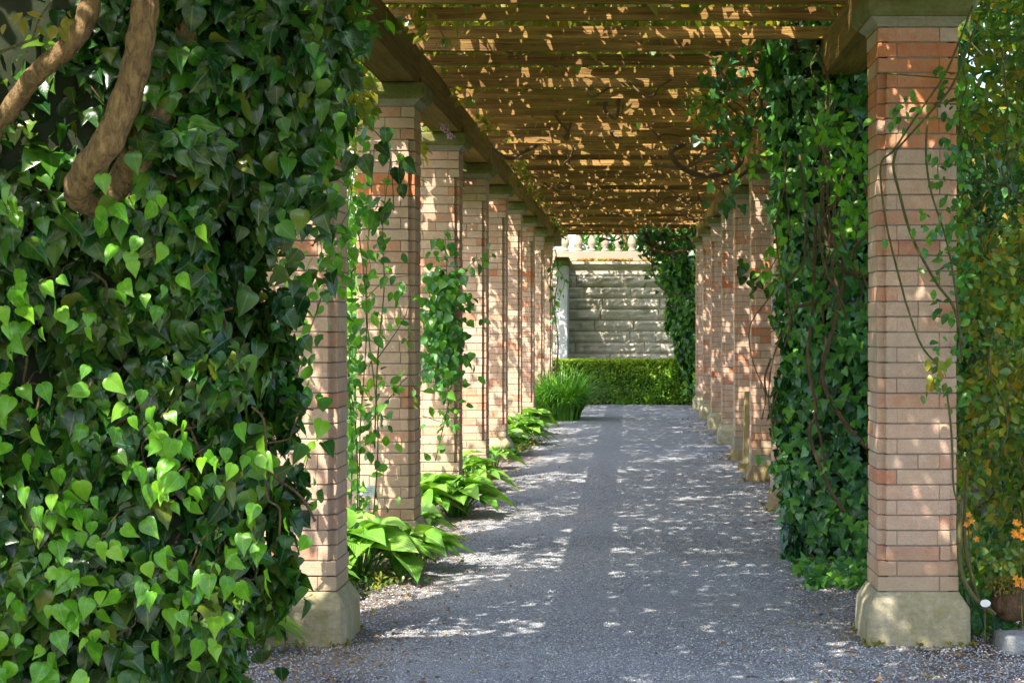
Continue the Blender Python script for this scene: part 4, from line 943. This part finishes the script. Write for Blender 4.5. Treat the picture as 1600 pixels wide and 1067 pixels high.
# ------------------------------------------------------------ END WALL
wall = empty('stone_wall', (0, 44.4, 0), 'rusticated grey stone retaining wall closing the end of the walk', 'wall')
def stone_mesh(L, H, seed):
    nx = max(6, int(L/.09)); nz_ = 4; D = .24; V = []; Q = []
    for j in range(nz_+1):
        for i in range(nx+1):
            u, v = i/nx, j/nz_; e = min(min(u, 1-u)*L, min(v, 1-v)*H); x = u*L; z = v*H
            b = 0 if e < 1e-6 else .06+.075*mnoise.noise(Vector((x*3.1+seed*9, z*7, seed)))+.035*mnoise.noise(Vector((x*11+seed*9, z*18, seed)))
            V.append((x, -max(b, 0)-(.012 if e < 1e-6 else .012), z))
    k = nx+1
    Q = [(j*k+i, j*k+i+1, (j+1)*k+i+1, (j+1)*k+i) for j in range(nz_) for i in range(nx)]
    n0 = len(V); V += [(0, D, 0), (L, D, 0), (L, D, H), (0, D, H)]
    me = bpy.data.meshes.new('stone'); ft = Q[:]
    ft.append(tuple([n0]+[n0+1]+[i for i in range(nx, -1, -1)])); ft.append(tuple([n0+3]+[nz_*k+i for i in range(nx+1)]+[n0+2]))
    ft.append(tuple([n0]+[j*k for j in range(nz_+1)]+[n0+3])); ft.append(tuple([n0+1, n0+2]+[j*k+nx for j in range(nz_, -1, -1)]))
    me.from_pydata(V, [], ft); bm = bmesh.new(); bm.from_mesh(me); bmesh.ops.recalc_face_normals(bm, faces=bm.faces); bm.to_mesh(me); bm.free()
    me.materials.append(M_wall); return me
SH = .272; LENS = [.62, .95, 1.15, 1.4, 1.7]
SM = {(l, s): stone_mesh(l-.012, SH-.012, s*1.7+l) for l in LENS for s in range(3)}
for r_ in range(11):
    z = .02+r_*SH-.0; x = -6-random.uniform(0, .9)
    while x < 6.2:
        l = random.choice(LENS); o = link('stone', SM[(l, random.randrange(3))], wall); o.location = (x, 0, z); x += l
m = MB(); m.box(-6.9, .05, -.05, 7.9, .5, 3.0); m.build('backing', M_wallj, wall)
zt = .02+11*SH
m = MB(); m.rings([[(x, -.03, zt), (x, -.03, zt+.03), (x, .02, zt+.05), (x, .02, zt+.19), (x, -.04, zt+.21), (x, -.09, zt+.27), (x, -.09, zt+.33), (x, .4, zt+.35), (x, .4, zt)] for x in (-6.5, 7.5)])
m.build('cornice', M_wall, wall, False, .006)
m = MB()
for x in (-3.1, -1.62, .46, 2.1): m.box(x, -.093, zt+.05, x+.012, -.0, zt+.332)
m.build('cornice_joint', M_wallj, wall)
n = 3500; P = np.stack([rng.uniform(-1.3, 1.6, n), 44.33+rng.random(n)*.1, zt+.34+rng.random(n)**2*.06], 1)
k_ = np.array([mnoise.noise(Vector((a*3, 0, 9))) > -.25 for a, b, c in P]); P = P[k_]; n = len(P)
leaves(wall, P, rnd3(n)+[0, 0, .5], rnd3(n)+[0, 0, 1], .035, T_quad, M_orangemoss, rest='lichen')
bal = empty('balustrade', (0, 44.65, zt+.33), 'pale stone balustrade with turned balusters on top of the end wall', 'balustrade')
m = MB(); m.box(-6.5, -.17, .02, 7.5, .17, .22); m.box(-6.5, -.14, .222, 7.5, .14, .26); m.build('plinth', M_wallp, bal, False, .008)
prof = [(.09, 0), (.09, .05), (.065, .06), (.06, .09), (.1, .17), (.105, .22), (.085, .3), (.05, .38), (.055, .41), (.075, .43), (.055, .45), (.05, .48), (.085, .56), (.105, .64), (.1, .69), (.06, .77), (.065, .8), (.09, .81), (.09, .86)]
m = MB(); m.rings([[(r_*math.cos(t), r_*math.sin(t), z) for t in [2*math.pi*i/14 for i in range(14)]] for r_, z in prof])
b0 = m.build('baluster', M_wallp, bal, True); xs_ = np.arange(-5.2, 6.5, .327)
for i, x in enumerate(xs_):
    o = b0 if i == 0 else link('baluster', b0.data, bal); o.location = (x, 0, .26)
m = MB(); m.box(-6.5, -.18, 1.122, 7.5, .18, 1.28); m.build('handrail', M_wallp, bal, False, .02)
tag(sheet('terrace', -7, 44.9, 8, 60, zt+.3, M_lawn), kind='structure')
pil = empty('stone_pier', (-1.63, 43.4, 0), 'pale smooth stone pier at the left end of the far wall, before its face', 'pier')
m = MB(); m.rings([[(-.13, -.13, 0), (.13, -.13, 0), (.13, .9, 0), (-.13, .9, 0)], [(-.13, -.13, 3.22), (.13, -.13, 3.22), (.13, .9, 3.22), (-.13, .9, 3.22)]]); m.build('shaft', mat_stone('smooth_pier_stone', (.42,.45,.46), (.54,.56,.56), (.5,.5,.45), .6, .8, .3), pil, False, .01)
m = MB(); m.box(-.2, -.2, 3.222, .2, .9, 3.34); m.box(-.16, -.16, 3.342, .16, .9, 3.42); m.build('capital', M_cap, pil, False, .01)
m = MB(); m.box(-.17, -.17, .0, .17, -.132, .35); m.build('plinth', M_wallp, pil, False, .008)
# things behind the balustrade
def shrub(name, x, y, z0, rx, ry, h, label, cat, mat=M_bush, n=2500, ls=.16, trunk=True, group='trees and shrubs beyond the pergola'):
    r_ = empty(name, (x, y, z0), label, cat, group)
    u = rng.random(n); a = rng.uniform(0, 6.28, n); ph = np.arccos(rng.uniform(-1, 1, n)); rad = .55+.45*u**.35
    P = np.stack([np.cos(a)*np.sin(ph)*rx*rad, np.sin(a)*np.sin(ph)*ry*rad, h*(.56+.44*np.cos(ph)*rad)], 1)
    k = np.array([mnoise.noise(Vector((q[0]*1.7/max(rx, 1)*2+x, q[1]*1.7/max(ry, 1)*2, q[2]*1.2))) for q in P]); P = P*(1+.35*k[:, None]*np.array([1, 1, .3])); kk = k > -.3
    P = P[kk]; m_ = len(P); leaves(r_, P+np.array([x, y, z0]), rnd3(m_)+[0, 0, -.3], rnd3(m_, .6)+norm(P-np.array([0, 0, h*.5])), rng.uniform(ls*.7, ls*1.3, m_), T_quad, mat, rest='crown')
    if trunk:
        m = MB(); m.tube([(0, 0, -.1), (.05, 0, h*.3), (0, .05, h*.75)], [h*.03, h*.022, h*.008], 8)
        for q in range(7):
            a_ = q*.9; m.tube([(0, 0, h*(.25+.05*q)), (math.cos(a_)*rx*.6, math.sin(a_)*ry*.6, h*(.45+.05*q))], [h*.012, h*.004], 5)
        m.build('trunk', M_bark, r_, True)
    return r_
shrub('garden_tree', -.2, 50, zt, 1.6, 1.6, 3.4, 'green tree behind the balustrade in the middle gaps', 'tree', n=3000)
shrub('garden_tree', 2.6, 52, zt, 1.8, 1.8, 4.0, 'darker tree behind the balustrade to the right', 'tree', M_ivyr, 3000)
shrub('garden_tree', -7.7, 48, 0, 2.4, 2.4, 5.0, 'sunlit tree seen through the gap behind the nearest left pillar', 'tree', n=5000)
shrub('garden_shrub', -3.6, 24, 0, .95, 1.2, 1.9, 'sunlit shrub filling the low gap between the nearest left pillars', 'shrub', M_bush, 3500, .11)
shrub('garden_shrub', -5.2, 33, 0, 1.3, 1.6, 2.6, 'taller sunlit shrub behind the first one left of the pergola', 'shrub', M_young, 4500, .13)
shrub('garden_tree', -12, 60, 0, 3.5, 3.5, 7.5, 'big tree far beyond the lawn on the left', 'tree', n=5000, ls=.3)
shrub('garden_tree', 6.5, 20, 0, 2.5, 3.2, 6, 'dark tree behind the rose thicket on the right', 'tree', M_ivyr, 9000, .2)
shrub('garden_tree', 3.9, 17.5, 0, 1.5, 1.5, 6.2, 'tall dark tree whose crown rises just beyond the rose thicket', 'tree', M_ivyr, 9000, .16)
shrub('garden_shrub', 3.4, 15.0, 0, 1.1, 1.6, 3.6, 'dense dark shrub between the rose thicket and the ivy clad pillar', 'shrub', M_ivyr, 7000, .12)
shrub('garden_shrub', 3.6, 22.0, 0, 1.2, 2.4, 3.0, 'broad shrub behind the middle of the right row', 'shrub', M_bush, 5000, .14)
shrub('garden_shrub', 3.8, 31.0, 0, 1.4, 3.0, 3.0, 'long shrub behind the far right pillars', 'shrub', M_bush, 5000, .16)
shrub('garden_tree', 8, 44, 0, 3, 3, 7, 'tree beyond the right end of the far wall', 'tree', n=4000, ls=.25)
shrub('garden_tree', -8, 16, 0, 2.0, 2.4, 4.5, 'rounded tree on the lawn left of the pergola', 'tree', n=5000, ls=.2) if 0 else None
